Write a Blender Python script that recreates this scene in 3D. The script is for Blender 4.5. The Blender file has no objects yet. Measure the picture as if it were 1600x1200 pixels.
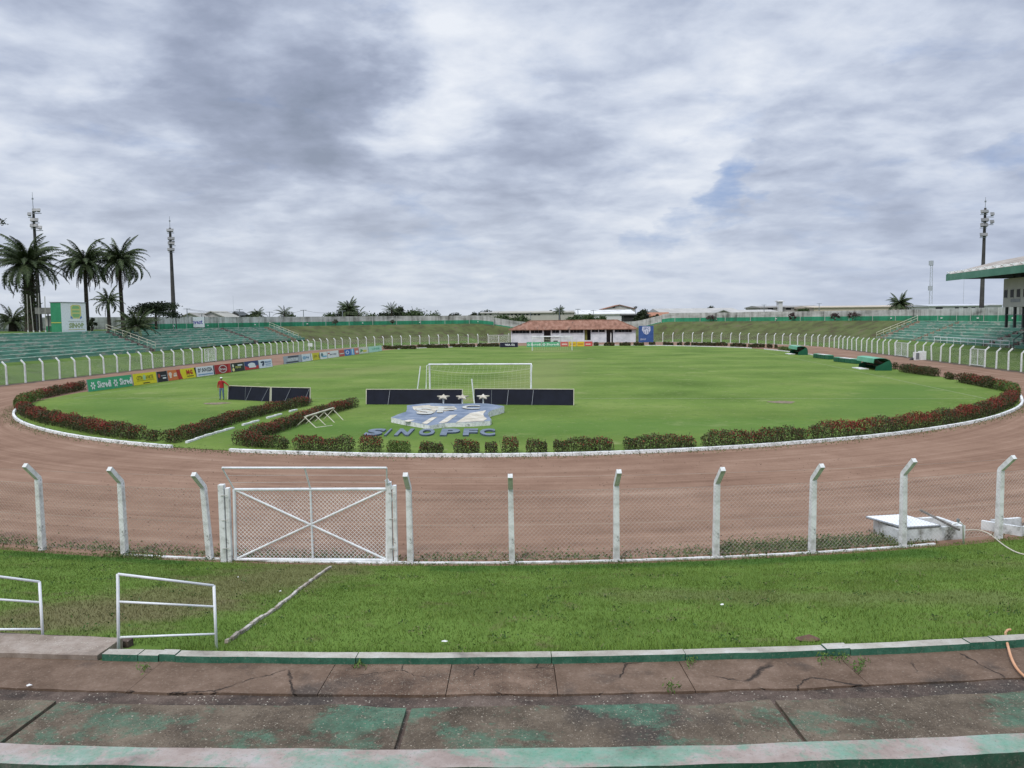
import bpy, math, random
import numpy as np
from mathutils import Vector, Matrix
random.seed(7); RNG = np.random.default_rng(7)
C = bpy.data.collections.new('stadium'); bpy.context.scene.collection.children.link(C)
scn = bpy.context.scene
# ------------------------------------------------------------------ camera
F, H, PITCH, ROLL = 1250., 5.7, .0816, math.atan(.0106)
cp, sp, ca, sa = math.cos(PITCH), math.sin(PITCH), math.cos(ROLL), math.sin(ROLL)
X_ = Vector((1, 0, 0)); DN = Vector((0, -sp, -cp)); FW = Vector((0, cp, -sp))
rgt = X_*ca + DN*sa; up = X_*sa - DN*ca
cam = bpy.data.objects.new('camera', bpy.data.cameras.new('camera')); C.objects.link(cam)
m = Matrix((rgt, up, -FW)).transposed().to_4x4(); m.translation = (0, 0, H)
cam.matrix_world = m
cam.data.sensor_width = 36; cam.data.lens = 36*F/1600; cam.data.clip_end = 6000; cam.data.clip_start = .1
scn.camera = cam
# ------------------------------------------------------------------ sky and sun
SUN_EL, SUN_AZ = math.radians(52), math.radians(-150)     # azimuth measured from +Y towards +X
w = bpy.data.worlds.new('World'); scn.world = w; w.use_nodes = True
nt = w.node_tree; nt.nodes.clear()
def N(t, **k):
    n = nt.nodes.new(t)
    for a, b in k.items(): setattr(n, a, b)
    return n
def math_(op, a, b=None, clamp=False):
    n = N('ShaderNodeMath', operation=op, use_clamp=clamp)
    for i, v in enumerate((a, b)):
        if v is None: continue
        if isinstance(v, (int, float)): n.inputs[i].default_value = v
        else: nt.links.new(v, n.inputs[i])
    return n.outputs[0]
def ramp_(fac, stops, interp='LINEAR'):
    n = N('ShaderNodeValToRGB'); n.color_ramp.interpolation = interp
    e = n.color_ramp.elements
    while len(e) < len(stops): e.new(.5)
    for el, (p, c) in zip(e, stops):
        el.position = p; el.color = (*c, 1) if len(c) == 3 else c
    nt.links.new(fac, n.inputs[0]); return n.outputs[0]
def mix_(fac, a, b, mode='MIX'):
    n = N('ShaderNodeMix', data_type='RGBA', blend_type=mode)
    for s, v in ((n.inputs[0], fac), (n.inputs[6], a), (n.inputs[7], b)):
        if isinstance(v, (int, float)): s.default_value = v
        elif isinstance(v, tuple): s.default_value = (*v, 1)
        else: nt.links.new(v, s)
    return n.outputs[2]
sky = N('ShaderNodeTexSky', sky_type='NISHITA', sun_disc=False, sun_elevation=SUN_EL, sun_rotation=SUN_AZ, air_density=1.0, dust_density=1.5)
tc = N('ShaderNodeTexCoord'); sep = N('ShaderNodeSeparateXYZ'); nt.links.new(tc.outputs['Generated'], sep.inputs[0])
zz = math_('ADD', math_('MAXIMUM', sep.outputs[2], 0), .20)
px = math_('DIVIDE', sep.outputs[0], zz); py = math_('DIVIDE', sep.outputs[1], zz)
cmb = N('ShaderNodeCombineXYZ'); nt.links.new(px, cmb.inputs[0]); nt.links.new(py, cmb.inputs[1])
def noise_(scale, detail, rough, vec, dist=0., loc=(0, 0, 0), sc=(1, 1, 1), col=False):
    mp = N('ShaderNodeMapping'); mp.inputs[1].default_value = loc; mp.inputs[3].default_value = sc
    nt.links.new(vec, mp.inputs[0])
    n = N('ShaderNodeTexNoise'); n.inputs['Scale'].default_value = scale; n.inputs['Detail'].default_value = detail
    n.inputs['Roughness'].default_value = rough; n.inputs['Distortion'].default_value = dist
    nt.links.new(mp.outputs[0], n.inputs['Vector']); return n.outputs[1 if col else 0]
v = cmb.outputs[0]
big = noise_(.8, 3, .5, v, .3, (3.1, 1.7, 0))
mid = noise_(2.6, 8, .52, v, .25, (0.3, 4.2, 0), (1, 1.05, 1))
fine = noise_(7.5, 8, .58, v, .2, (7, 2, 0))
s1 = math_('ADD', math_('MULTIPLY', big, .30), math_('MULTIPLY', mid, .46))
s1 = math_('ADD', s1, math_('MULTIPLY', fine, .18)); s1 = math_('ADD', s1, .060)
# where the real cloud masses stand: direction, reach, weight (+ bright, - heavy)
def vm(op, a, b=None):
    n = N('ShaderNodeVectorMath', operation=op)
    for i, q in enumerate((a, b)):
        if q is None: continue
        if isinstance(q, (tuple, Vector)): n.inputs[i].default_value = q
        else: nt.links.new(q, n.inputs[i])
    return n
wn = noise_(3.2, 6, .6, tc.outputs['Generated'], 0, (1, 1, 1), (1, 1, 2.2), col=True)
wv = vm('MULTIPLY', vm('SUBTRACT', wn, (.5, .5, .5)).outputs[0], (.40, .40, .28)).outputs[0]
dirw = vm('NORMALIZE', vm('ADD', tc.outputs['Generated'], wv).outputs[0]).outputs[0]
def sdir(x, y): return (rgt*(x-800)+(-up)*(y-600)+FW*F).normalized()
LOBES = [(400, 60, 170, -.115), (470, 170, 110, -.075), (100, 60, 190, -.05), (60, 330, 150, -.05), (330, 350, 190, -.055), (1320, 320, 110, -.075), (850, 280, 90, -.05), (1560, 300, 120, -.05), (1540, 60, 120, -.02), (250, 230, 110, -.03),
         (690, 80, 120, .075), (750, 170, 90, .05), (210, 150, 120, .05), (560, 260, 120, .045), (980, 230, 170, .05), (1100, 130, 200, .035), (1330, 180, 170, .03), (60, 440, 170, .07), (700, 250, 90, .03), (1050, 330, 90, .03), (20, 190, 80, .04)]
for (x, y, rr, wt) in LOBES:
    dt = vm('DOT_PRODUCT', dirw, sdir(x, y)).outputs['Value']; c0 = math.cos(rr*1.5/F)
    k = N('ShaderNodeMapRange', interpolation_type='SMOOTHSTEP'); nt.links.new(dt, k.inputs[0])
    k.inputs[1].default_value = c0; k.inputs[2].default_value = 1.0; k.inputs[3].default_value = 0; k.inputs[4].default_value = wt*.72
    s1 = math_('ADD', s1, k.outputs[0])
cloud = ramp_(s1, [(.33, (.25, .295, .395)), (.42, (.34, .39, .515)), (.495, (.47, .53, .665)), (.56, (.62, .68, .80)), (.655, (.82, .86, .93))])
# blue gaps, low and mostly to the right
gs = noise_(3.2, 7, .6, v, .3, (11.4, 3.3, 0))
gsum = None
for (x, y, rr, wt) in [(1145, 316, 30, .34), (1085, 356, 34, .30), (690, 378, 50, .18), (800, 400, 40, .16), (1590, 245, 36, .24), (1290, 350, 60, .10)]:
    dt = vm('DOT_PRODUCT', dirw, sdir(x, y)).outputs['Value']; k = N('ShaderNodeMapRange', interpolation_type='SMOOTHSTEP'); nt.links.new(dt, k.inputs[0])
    k.inputs[1].default_value = math.cos(rr*1.6/F); k.inputs[2].default_value = 1.0; k.inputs[3].default_value = 0; k.inputs[4].default_value = wt
    gsum = k.outputs[0] if gsum is None else math_('ADD', gsum, k.outputs[0])
gap = ramp_(math_('ADD', gs, gsum), [(.60, (0, 0, 0)), (.98, (.85, .85, .85))])
skyc = mix_(1.0, sky.outputs[0], (.085, .085, .085), 'MULTIPLY')
col = mix_(gap, cloud, mix_(.7, skyc, (.17, .31, .66)))
hz = ramp_(sep.outputs[2], [(0., (1, 1, 1)), (.04, (.75, .75, .75)), (.17, (.15, .15, .15)), (.26, (0, 0, 0))])
horizon_col = mix_(ramp_(sep.outputs[0], [(0., (0, 0, 0)), (.6, (1, 1, 1))]), (.64, .69, .76), (.50, .565, .70))
col = mix_(math_('MULTIPLY', hz, .75), col, horizon_col)
zen = N('ShaderNodeMapRange', interpolation_type='SMOOTHSTEP'); nt.links.new(sep.outputs[2], zen.inputs[0])   # an overcast sky is brightest overhead
zen.inputs[1].default_value = .40; zen.inputs[2].default_value = .85; zen.inputs[3].default_value = 1.0; zen.inputs[4].default_value = 2.3
bg = N('ShaderNodeBackground'); nt.links.new(col, bg.inputs[0]); nt.links.new(math_('MULTIPLY', zen.outputs[0], .82), bg.inputs[1])
out = N('ShaderNodeOutputWorld'); nt.links.new(bg.outputs[0], out.inputs[0])
sun = bpy.data.objects.new('sun', bpy.data.lights.new('sun', 'SUN')); C.objects.link(sun)
sun.data.energy = 1.5; sun.data.angle = math.radians(14); sun.data.color = (1, .96, .9)
sd = Vector((math.sin(SUN_AZ)*math.cos(SUN_EL), math.cos(SUN_AZ)*math.cos(SUN_EL), math.sin(SUN_EL)))
sun.rotation_euler = sd.to_track_quat('Z', 'Y').to_euler(); sun.location = (0, 0, 60)
scn.view_settings.view_transform = 'Standard'; scn.view_settings.look = 'None'
scn.view_settings.exposure = 0.30; scn.view_settings.gamma = 1
# ------------------------------------------------------------------ survey helpers
def ray(x, y):
    dx, dy = x-800, y-600
    return rgt*dx + (-up)*dy + FW*F
def P(x, y, z=0.):                      # point of the ground at height z that the survey photo shows at x, y
    d = ray(x, y); t = (z-H)/d.z; return Vector((d.x*t, d.y*t, z))
def W(x, y, D):                         # point at distance D
    d = ray(x, y); t = D/d.y; return Vector((d.x*t, D, H+d.z*t))
C1 = Vector((0, 66.2)); C2 = Vector((8.47, 142.7)); R = 47.9
L = (C2-C1).length; A = (C2-C1)/L; NR = Vector((A.y, -A.x)); Q = math.pi*R/2; T = 4*Q+2*L
def pt(u, o):
    u = float(u); o = float(o)
    u %= T
    if u < Q: th = u/R; return C1+(R+o)*(-A*math.cos(th)+NR*math.sin(th))
    u -= Q
    if u < L: return C1+A*u+NR*(R+o)
    u -= L
    if u < 2*Q: th = u/R; return C2+(R+o)*(NR*math.cos(th)+A*math.sin(th))
    u -= 2*Q
    if u < L: return C2-A*u-NR*(R+o)
    u -= L; th = u/R
    return C1+(R+o)*(-NR*math.cos(th)-A*math.sin(th))
def inv(p):
    p = Vector((p[0], p[1])); t = (p-C1).dot(A); n = (p-C1).dot(NR)
    if t < 0: return (R*math.atan2(n, -t)) % T, math.hypot(t, n)-R
    if t > L: return Q+L+R*math.atan2(t-L, n), math.hypot(t-L, n)-R
    if n > 0: return Q+t, n-R
    return Q+L+2*Q+(L-t), -n-R
def lerp(a, b, t): return a+(b-a)*t
def interp(x, pts):
    if x <= pts[0][0]: return pts[0][1]
    for (a, b), (c, d) in zip(pts, pts[1:]):
        if x <= c: return b+(d-b)*(x-a)/(c-a)
    return pts[-1][1]
def sst(a, b, x):
    t = min(1, max(0, (x-a)/(b-a))); return t*t*(3-2*t)
# ------------------------------------------------------------------ materials
def nodes(mat):
    global nt
    mat.use_nodes = True; nt = mat.node_tree; b = nt.nodes['Principled BSDF']; return b
MATS = {}
def seg_mask(vec, a, b, r0, r1, amp=.9):
    """1 near the ground line a-b, fading between r0 and r1, with a ragged border"""
    a = Vector((*a, 0)); b = Vector((*b, 0)); d = b-a
    def vmn(op, p, q=None):
        n = N('ShaderNodeVectorMath', operation=op)
        for i, k in enumerate((p, q)):
            if k is None: continue
            if isinstance(k, Vector): n.inputs[i].default_value = k
            else: nt.links.new(k, n.inputs[i])
        return n
    fl_ = vmn('MULTIPLY', vec, Vector((1, 1, 0))).outputs[0]
    pa = vmn('SUBTRACT', fl_, a).outputs[0]; t = math_('DIVIDE', vmn('DOT_PRODUCT', pa, d).outputs['Value'], d.length_squared, True)
    sc = vmn('SCALE', d); sc.inputs[0].default_value = d; nt.links.new(t, sc.inputs['Scale'])
    dist = vmn('LENGTH', vmn('SUBTRACT', pa, sc.outputs[0]).outputs[0]).outputs['Value']
    dist = math_('ADD', dist, math_('MULTIPLY', math_('SUBTRACT', noise_(1.3, 7, .68, vec, .3, (2, 7, 0)), .5), amp*(r1+.2)*2))
    k = N('ShaderNodeMapRange', interpolation_type='SMOOTHSTEP'); nt.links.new(dist, k.inputs[0])
    k.inputs[1].default_value = r0; k.inputs[2].default_value = r1; k.inputs[3].default_value = 1; k.inputs[4].default_value = 0
    return k.outputs[0]
def mat(name, cols, scale=3., detail=6, rough=.8, coord='Object', stretch=(1, 1, 1), bump=0., bscale=None, metal=0., island=0., lo=.35, hi=.65, spots=None, spec=.3, dist=0., patches=None, bands=None):
    """cols: list of colours spread over a noise; island: blend of per-leaf random; spots: (colour, scale, threshold)"""
    if name in MATS: return MATS[name]
    M = bpy.data.materials.new(name); MATS[name] = M; b = nodes(M)
    t = N('ShaderNodeTexCoord'); vec = t.outputs['UV'] if coord == 'UV' else t.outputs['Object']
    if coord == 'World': vec = N('ShaderNodeNewGeometry').outputs['Position']
    f = noise_(scale, detail, .6, vec, dist, (0, 0, 0), stretch)
    if island:
        g = N('ShaderNodeNewGeometry').outputs['Random Per Island']
        f = math_('ADD', math_('MULTIPLY', f, 1-island), math_('MULTIPLY', g, island))
        lo, hi = lo*(1-island), hi*(1-island)+island
    n = len(cols)
    if n > 1:
        col = ramp_(f, [(lo+(hi-lo)*i/(n-1), c) for i, c in enumerate(cols)])
        for (sc, ssc, st, wd) in (spots or []):
            s = noise_(ssc, 5, .65, vec, .3, (5.3, 2.1, 1.7), stretch)
            col = mix_(ramp_(s, [(st, (0, 0, 0)), (st+wd, (1, 1, 1))]), col, sc)
        if bands:
            sx = N('ShaderNodeVectorMath', operation='DOT_PRODUCT'); nt.links.new(vec, sx.inputs[0]); sx.inputs[1].default_value = bands[0]
            ph = math_('ADD', math_('MULTIPLY', sx.outputs['Value'], math.pi*2/bands[1]), math_('MULTIPLY', noise_(.25, 3, .5, vec), 2.2))
            sn = math_('MULTIPLY', math_('SINE', ph), bands[2]); sn = math_('ADD', sn, 1.0); cbn = N('ShaderNodeCombineColor')
            for i in range(3): nt.links.new(sn, cbn.inputs[i])
            col = mix_(1.0, col, cbn.outputs[0], 'MULTIPLY')
        for (pc, a_, b_, r0, r1, amt) in (patches or []): col = mix_(math_('MULTIPLY', seg_mask(vec, a_, b_, r0, r1), amt), col, pc)
        nt.links.new(col, b.inputs['Base Color'])
    else: b.inputs['Base Color'].default_value = (*cols[0], 1)
    b.inputs['Roughness'].default_value = rough; b.inputs['Metallic'].default_value = metal
    b.inputs['Specular IOR Level'].default_value = spec
    if bump:
        bn = N('ShaderNodeBump'); bn.inputs['Strength'].default_value = 1; bn.inputs['Distance'].default_value = bump
        h = noise_(bscale or scale*6, 6, .7, vec, 0, (1, 2, 3), stretch)
        nt.links.new(h, bn.inputs['Height']); nt.links.new(bn.outputs[0], b.inputs['Normal'])
    return M
def flat(name, c, rough=.6, metal=0.):
    v = [tuple(x*k for x in c) for k in (.82, 1, 1.12)]
    return mat(name, v, scale=1.7, rough=rough, metal=metal)
white = mat('white_paint', [(.55, .56, .54), (.72, .73, .72), (.80, .81, .80)], scale=6, rough=.65, bump=.002, lo=.25, hi=.6, spots=[((.28, .27, .23), 9, .66, .12)])
old_white = mat('weathered_white_concrete', [(.34, .34, .31), (.58, .59, .57), (.76, .77, .76)], scale=5, rough=.85, bump=.006, lo=.25, hi=.55, spots=[((.10, .10, .085), 4, .60, .10)])
wire = flat('wire', (.46, .45, .41), .5)
wirew = flat('white_wire', (.75, .76, .74), .5)
metalw = flat('white_enamel', (.72, .74, .75), .4)
grey_metal = flat('grey_metal', (.25, .27, .29), .5, .4)
dark_metal = flat('dark_metal', (.05, .055, .06), .6)
black = flat('black', (.01, .01, .013), .6)
navy = mat('navy_canvas', [(.006, .007, .016), (.011, .013, .028)], scale=1.2, rough=.7)
cream = flat('cream', (.55, .53, .42), .7)
brown = flat('brown_wood', (.10, .06, .035), .8)
glass = mat('dark_glass', [(.015, .018, .022)], rough=.35, spec=.12)
# ------------------------------------------------------------------ mesh builder
class MB:
    def __init__(s): s.v = []; s.f = []; s.m = []; s.uv = None
    def add(s, vs, fs, mi=0):
        o = len(s.v); s.v += [tuple(p) for p in vs]; s.f += [tuple(i+o for i in f) for f in fs]; s.m += [mi]*len(fs); return s
    def box(s, c, d, rz=0, mi=0, rot=None):
        cx, cy, cz = c; dx, dy, dz = [k/2 for k in d]
        vs = [Vector((x*dx, y*dy, z*dz)) for x in (-1, 1) for y in (-1, 1) for z in (-1, 1)]
        Mx = rot or Matrix.Rotation(rz, 3, 'Z')
        vs = [Mx @ p+Vector(c) for p in vs]
        return s.add(vs, [(0, 1, 3, 2), (4, 6, 7, 5), (0, 4, 5, 1), (2, 3, 7, 6), (0, 2, 6, 4), (1, 5, 7, 3)], mi)
    def tube(s, pts, r, n=6, mi=0, cap=True, sq=False):
        pts = [Vector(p) for p in pts]; rs = r if isinstance(r, (list, tuple)) else [r]*len(pts)
        ring = []; vs = []
        for i, p in enumerate(pts):
            d = (pts[min(i+1, len(pts)-1)]-pts[max(i-1, 0)]).normalized()
            a = Vector((0, 0, 1)) if abs(d.z) < .9 else Vector((0, 1, 0))
            e1 = d.cross(a).normalized(); e2 = e1.cross(d)
            for k in range(n):
                t = 2*math.pi*(k+.5)/n; vs.append(p+(e1*math.cos(t)+e2*math.sin(t))*rs[i])
        fs = []
        for i in range(len(pts)-1):
            for k in range(n): fs.append((i*n+k, i*n+(k+1) % n, (i+1)*n+(k+1) % n, (i+1)*n+k))
        if cap: fs += [tuple(range(n-1, -1, -1)), tuple((len(pts)-1)*n+k for k in range(n))]
        return s.add(vs, fs, mi)
    def bar(s, a, b, wd, mi=0): return s.tube([a, b], wd*.7071, 4, mi)
    def prism(s, out, z0, z1, mi=0):
        n = len(out); vs = [(x, y, z0) for x, y in out]+[(x, y, z1) for x, y in out]
        return s.add(vs, [tuple(range(n-1, -1, -1)), tuple(range(n, 2*n))]+[(i, (i+1) % n, (i+1) % n+n, i+n) for i in range(n)], mi)
    def build(s, name, mt, parent=None, origin=None, smooth=False, uv=None, bevel=0):
        o = Vector(origin) if origin is not None else None
        vs = s.v if o is None else [tuple(Vector(p)-o) for p in s.v]
        me = bpy.data.meshes.new(name); me.from_pydata(vs, [], s.f)
        for k in (mt if isinstance(mt, (list, tuple)) else [mt]): me.materials.append(k)
        me.polygons.foreach_set('material_index', s.m)
        if smooth: me.polygons.foreach_set('use_smooth', [True]*len(s.f))
        if uv is not None:
            l = me.uv_layers.new(name='UVMap'); li = np.empty(len(me.loops), int); me.loops.foreach_get('vertex_index', li)
            l.data.foreach_set('uv', np.array(uv, float)[li].ravel())
        me.update()
        ob = bpy.data.objects.new(name, me); C.objects.link(ob)
        if parent is not None: ob.parent = parent
        if o is not None and parent is None: ob.location = o
        if bevel:
            b = ob.modifiers.new('bevel', 'BEVEL'); b.width = bevel; b.segments = 2; b.limit_method = 'ANGLE'
        return ob
def cloud_mesh(name, vs, k, mt, parent=None, origin=None):
    """vs: (n,k,3) array of n separate k-gons"""
    vs = np.asarray(vs, np.float32)
    if origin is not None: vs = vs-np.array(origin, np.float32)
    n = len(vs); me = bpy.data.meshes.new(name)
    me.vertices.add(n*k); me.vertices.foreach_set('co', vs.ravel())
    me.loops.add(n*k); me.loops.foreach_set('vertex_index', np.arange(n*k, dtype=np.int32))
    me.polygons.add(n); me.polygons.foreach_set('loop_start', np.arange(0, n*k, k, dtype=np.int32))
    me.materials.append(mt); me.update(calc_edges=True); me.validate()
    ob = bpy.data.objects.new(name, me); C.objects.link(ob)
    if parent is not None: ob.parent = parent
    elif origin is not None: ob.location = origin
    return ob
def leaves(c, size, asp=.5, upbias=0., jitter=.4):
    """leaf rhombs at centres c"""
    c = np.asarray(c); n = len(c)
    d = RNG.normal(size=(n, 3)); d[:, 2] += upbias; d /= np.linalg.norm(d, axis=1)[:, None]
    e = np.cross(d, RNG.normal(size=(n, 3))); e /= np.linalg.norm(e, axis=1)[:, None]+1e-9
    s = (size*(1-jitter/2+jitter*RNG.random(n)))[:, None]
    return np.stack([c-d*s*.5, c+e*s*asp*.5, c+d*s*.5, c-e*s*asp*.5], 1)
def tag(o, label=None, cat=None, group=None, kind=None):
    for k, v_ in (('label', label), ('category', cat), ('group', group), ('kind', kind)):
        if v_: o[k] = v_
    return o
def empty(name, loc, rz=0, **k):
    o = bpy.data.objects.new(name, None); C.objects.link(o); o.location = loc; o.rotation_euler = (0, 0, rz); o.empty_display_size = .2
    tag(o, **k); return o
def copy_tree(o, parent=None):
    c = o.copy(); C.objects.link(c)
    if parent: c.parent = parent
    for ch in [x for x in C.objects if x.parent == o]: copy_tree(ch, c)
    return c
# ------------------------------------------------------------------ the ground
def hgt(u, o):
    u %= T
    k = 1-.42*sst(209, 217, u)*(1-sst(234, 246, u))
    fr = 1.45+.17*(sst(420, 435, u)+1-sst(24, 40, u))
    gap = sst(203, 209, u)*(1-sst(245, 250, u))
    if o <= 9.5: z = fr*sst(-1.5, 9.5, o)*.55+fr*.45*max(0, (o-.6))/8.9 if o > .6 else fr*.55*sst(-1.5, 9.5, o)*max(0, o)/.6
    elif o <= 18: z = lerp(fr, 4.5*k, ((o-9.5)/8.5))
    else: z = 4.5*k
    if gap > 0:
        zg = 0. if o < 11 else 4.5*k*sst(11, 18, o)
        z = lerp(z, zg, gap)
    return z
LAWNP = [((.165, .150, .070), (-4.6, 17.6), (-6.4, 12.0), .4, 2.2, .75), ((.16, .14, .07), (-4.9, 12.6), (-7.6, 11.2), .2, 1.2, .6), ((.045, .115, .020), (-1.5, 17.8), (9.5, 18.2), .2, 1.1, .7), ((.045, .11, .02), (-12, 19.2), (-8, 18.6), .2, .9, .7), ((.16, .17, .07), (2.0, 13.6), (7.5, 12.4), .2, 1.1, .45), ((.15, .17, .06), (8.5, 16.2), (13, 15.6), .2, 1.0, .4)]
PITCHP = [((.21, .19, .10), (-3.6, 56.2), (.2, 55.9), .5, 3.0, .6), ((.22, .22, .10), (1, 66), (6, 108), .5, 6.0, .35), ((.07, .15, .028), (-12, 42), (14, 41), 1.0, 5.0, .5), ((.07, .145, .028), (-29, 57), (-18, 44), 1.0, 4.5, .5), ((.07, .145, .028), (31, 62), (20, 46), 1.0, 4.5, .5), ((.21, .21, .09), (5.4, 137), (8, 137), 1, 6, .45), ((.20, .21, .08), (-20, 84), (-14, 96), 1, 7, .35)]
grass_far = mat('pitch_grass', [(.080, .134, .023), (.106, .170, .032), (.132, .197, .041), (.160, .215, .054)], scale=.11, detail=12, rough=.95, coord='World', bump=.02, bscale=6, lo=.33, hi=.66, spec=.1, spots=[((.20, .235, .085), .35, .60, .12), ((.105, .165, .035), 1.6, .55, .10), ((.19, .22, .085), 3.2, .60, .08)], patches=PITCHP, bands=((.110, .994, 0), 10.5, .055))
lawn = mat('lawn_grass', [(.078, .126, .023), (.104, .172, .031), (.13, .21, .040)], scale=.6, detail=10, rough=.95, coord='World', bump=.03, bscale=14, lo=.3, hi=.62, spec=.1, spots=[((.13, .13, .05), 1.1, .60, .12)], patches=LAWNP)
bank = mat('bank_grass', [(.062, .062, .030), (.078, .088, .036), (.095, .118, .042), (.112, .108, .058)], scale=.35, detail=10, rough=.95, coord='World', bump=.08, bscale=3, lo=.33, hi=.66, spec=.1, spots=[((.075, .055, .038), .5, .57, .12)])
slope = mat('slope_grass', [(.058, .095, .022), (.080, .135, .029), (.105, .160, .037)], scale=.3, detail=10, rough=.95, coord='World', bump=.05, bscale=5, lo=.33, hi=.66, spec=.1)
# track dirt, raked along the running direction
def dirt_mat():
    M = bpy.data.materials.new('track_dirt'); b = nodes(M)
    uv = N('ShaderNodeTexCoord').outputs['UV']; wp = N('ShaderNodeNewGeometry').outputs['Position']
    a = noise_(1.0, 8, .65, uv, .15, (0, 0, 0), (.035, 1.9, 1)); c = noise_(.22, 5, .6, wp); d = noise_(9, 6, .7, wp)
    e = noise_(1.0, 5, .6, uv, .1, (3, 0, 0), (.09, 6.5, 1))
    h_ = noise_(30, 5, .7, wp); w2 = noise_(1.1, 7, .65, wp, .4, (5, 5, 0))
    f = math_('ADD', math_('ADD', math_('MULTIPLY', a, .30), math_('MULTIPLY', c, .22)), math_('ADD', math_('MULTIPLY', d, .12), math_('MULTIPLY', e, .14)))
    f = math_('ADD', f, math_('ADD', math_('MULTIPLY', h_, .10), math_('MULTIPLY', w2, .12)))
    col = ramp_(f, [(.38, (.130, .076, .051)), (.46, (.196, .118, .080)), (.53, (.252, .159, .110)), (.63, (.335, .232, .168))])
    nt.links.new(col, b.inputs['Base Color']); b.inputs['Roughness'].default_value = .95; b.inputs['Specular IOR Level'].default_value = .1
    bn = N('ShaderNodeBump'); bn.inputs['Distance'].default_value = .05; nt.links.new(f, bn.inputs['Height']); nt.links.new(bn.outputs[0], b.inputs['Normal'])
    return M
dirt = dirt_mat()
def ring_sheet(name, us, os_, zf, mt, matf=None, close=False, **kw):
    mb = MB(); uv = []; n = len(os_)
    for u in us:
        for o in os_:
            oo = o(u) if callable(o) else o
            p = pt(u, oo); mb.v.append((p.x, p.y, zf(u, oo))); uv.append((u, oo))
    for i in range(len(us)-1):
        for j in range(n-1):
            mb.f.append((i*n+j, i*n+j+1, (i+1)*n+j+1, (i+1)*n+j)[::-1]); mb.m.append(matf(us[i], os_[j]) if matf else 0)
    return mb.build(name, mt, uv=uv, smooth=kw.get('smooth', True))
US = [T*i/380 for i in range(381)]
g = MB(); g.add([(-4000, -4000, -.3), (4000, -4000, -.3), (4000, 6000, -.3), (-4000, 6000, -.3)], [(0, 1, 2, 3)])
tag(g.build('ground', slope), kind='structure')
INNER = [(0, -14.45), (14, -14.55), (24, -14.5), (36, -13.9), (50, -12.8), (62, -11.6), (72, -10.2), (86, -9.7), (120, -9.9), (140, -11), (155, -13.6), (172, -18.6), (196, -22.6), (224, -24.6), (252, -22.2), (272, -19.0), (285, -15.6), (300, -14.3), (325, -13.9), (350, -13.6), (378, -12.6), (394, -12.0), (406, -12.5), (420, -13.3), (436, -13.9), (448, -14.4), (455, -14.45)]
def inner(u): return interp(u % T, INNER)
tr = ring_sheet('track', US, [lambda u: inner(u)-1.4, lambda u: inner(u), lambda u: inner(u)*.66, lambda u: inner(u)*.33, -.6, .35], lambda u, o: .0, dirt)
tag(tr, kind='structure')
mb = MB(); mb.v.append((4, 104, .02))
for u in US[:-1]:
    p = pt(u, inner(u)-.15); mb.v.append((p.x, p.y, .02))
n = len(mb.v)-1
for i in range(n): mb.f.append((0, 1+i, 1+(i+1) % n)); mb.m.append(0)
tag(mb.build('pitch', grass_far), kind='structure')
def bankmat(u, o):
    u %= T
    if 165 < u < 284: return 1 if o >= 3.5 else 0
    return 2 if 8 < u < 450 and o < 40 else 0
SO = [.3, 1, 2, 3.5, 5, 6.5, 8, 9.03]
BO = [9.03, 9.5, 11, 12.5, 14, 16, 18, 20, 24, 32, 45, 60, 63]
def hz_(u, o):
    z = hgt(u, o)
    if o > 9.04:
        for a, b in STANDS:
            if a-.5 < u % T < b+.5 and 9.6 < o < 18: z -= .9
        if (u % T > 425 or u % T < 40) : z = min(z, 1.2) if o < 24 else lerp(1.2, z, sst(24, 40, o))
    if o > 60: z = -.3
    return z
STANDS = [(60., 160.), (286., 398.)]
ln = ring_sheet('lawn', US, SO, lambda u, o: hgt(u, o)+(.004 if o < 1 else 0)+.0, [lawn, bank, slope], lambda u, o: 0 if (u % T > 425 or u % T < 40) else (1 if (165 < u < 205 or 249 < u < 284) and o >= 3.5 else 2))
tag(ln, kind='structure')
bk = ring_sheet('embankment', US, BO, hz_, [slope, bank], lambda u, o: 1 if (160 < u < 286 and o < 30) else 0)
tag(bk, kind='structure')
# worn pitch lines, painted on the grass
pl = mat('worn_chalk', [(.16, .21, .08), (.24, .28, .15)], scale=2.5, rough=.9, coord='World', lo=.4, hi=.6)
def strip(mb, a, b, wd, z):
    a = Vector((a[0], a[1])); b = Vector((b[0], b[1])); d = (b-a).normalized(); n_ = Vector((-d.y, d.x))*wd/2
    mb.add([(*(a-n_), z), (*(b-n_), z), (*(b+n_), z), (*(a+n_), z)], [(0, 1, 2, 3)])
GC = Vector((-2.28, 57.05)); GC2 = Vector((7.1, 140.5)); AX = (GC2-GC).normalized(); AR = Vector((AX.y, -AX.x))
ml = MB()
strip(ml, GC-AR*32.5, GC+AR*33.5, .14, .026)
for s_ in (-31.3, 34.2): strip(ml, GC+AR*s_, GC2+AR*s_, .12, .026)
tag(ml.build('pitch_lines', pl), kind='structure')
# bare patches on the pitch
bare = mat('bare_soil', [(.12, .10, .06), (.25, .20, .14)], scale=4, rough=.95, coord='World')
mp_ = MB()
for (x, y, rx, ry) in ((1222, 629, .85, .8), (338, 631, .9, .7)):
    c = P(x, y); out_ = [(c.x+rx*math.cos(t)*(1+.2*math.sin(3*t)), c.y+ry*math.sin(t)*(1+.15*math.cos(5*t))) for t in [2*math.pi*i/22 for i in range(22)]]
    mp_.add([(x_, y_, .032) for x_, y_ in out_], [tuple(range(22))])
tag(mp_.build('bare_patch', bare), kind='structure')
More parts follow.
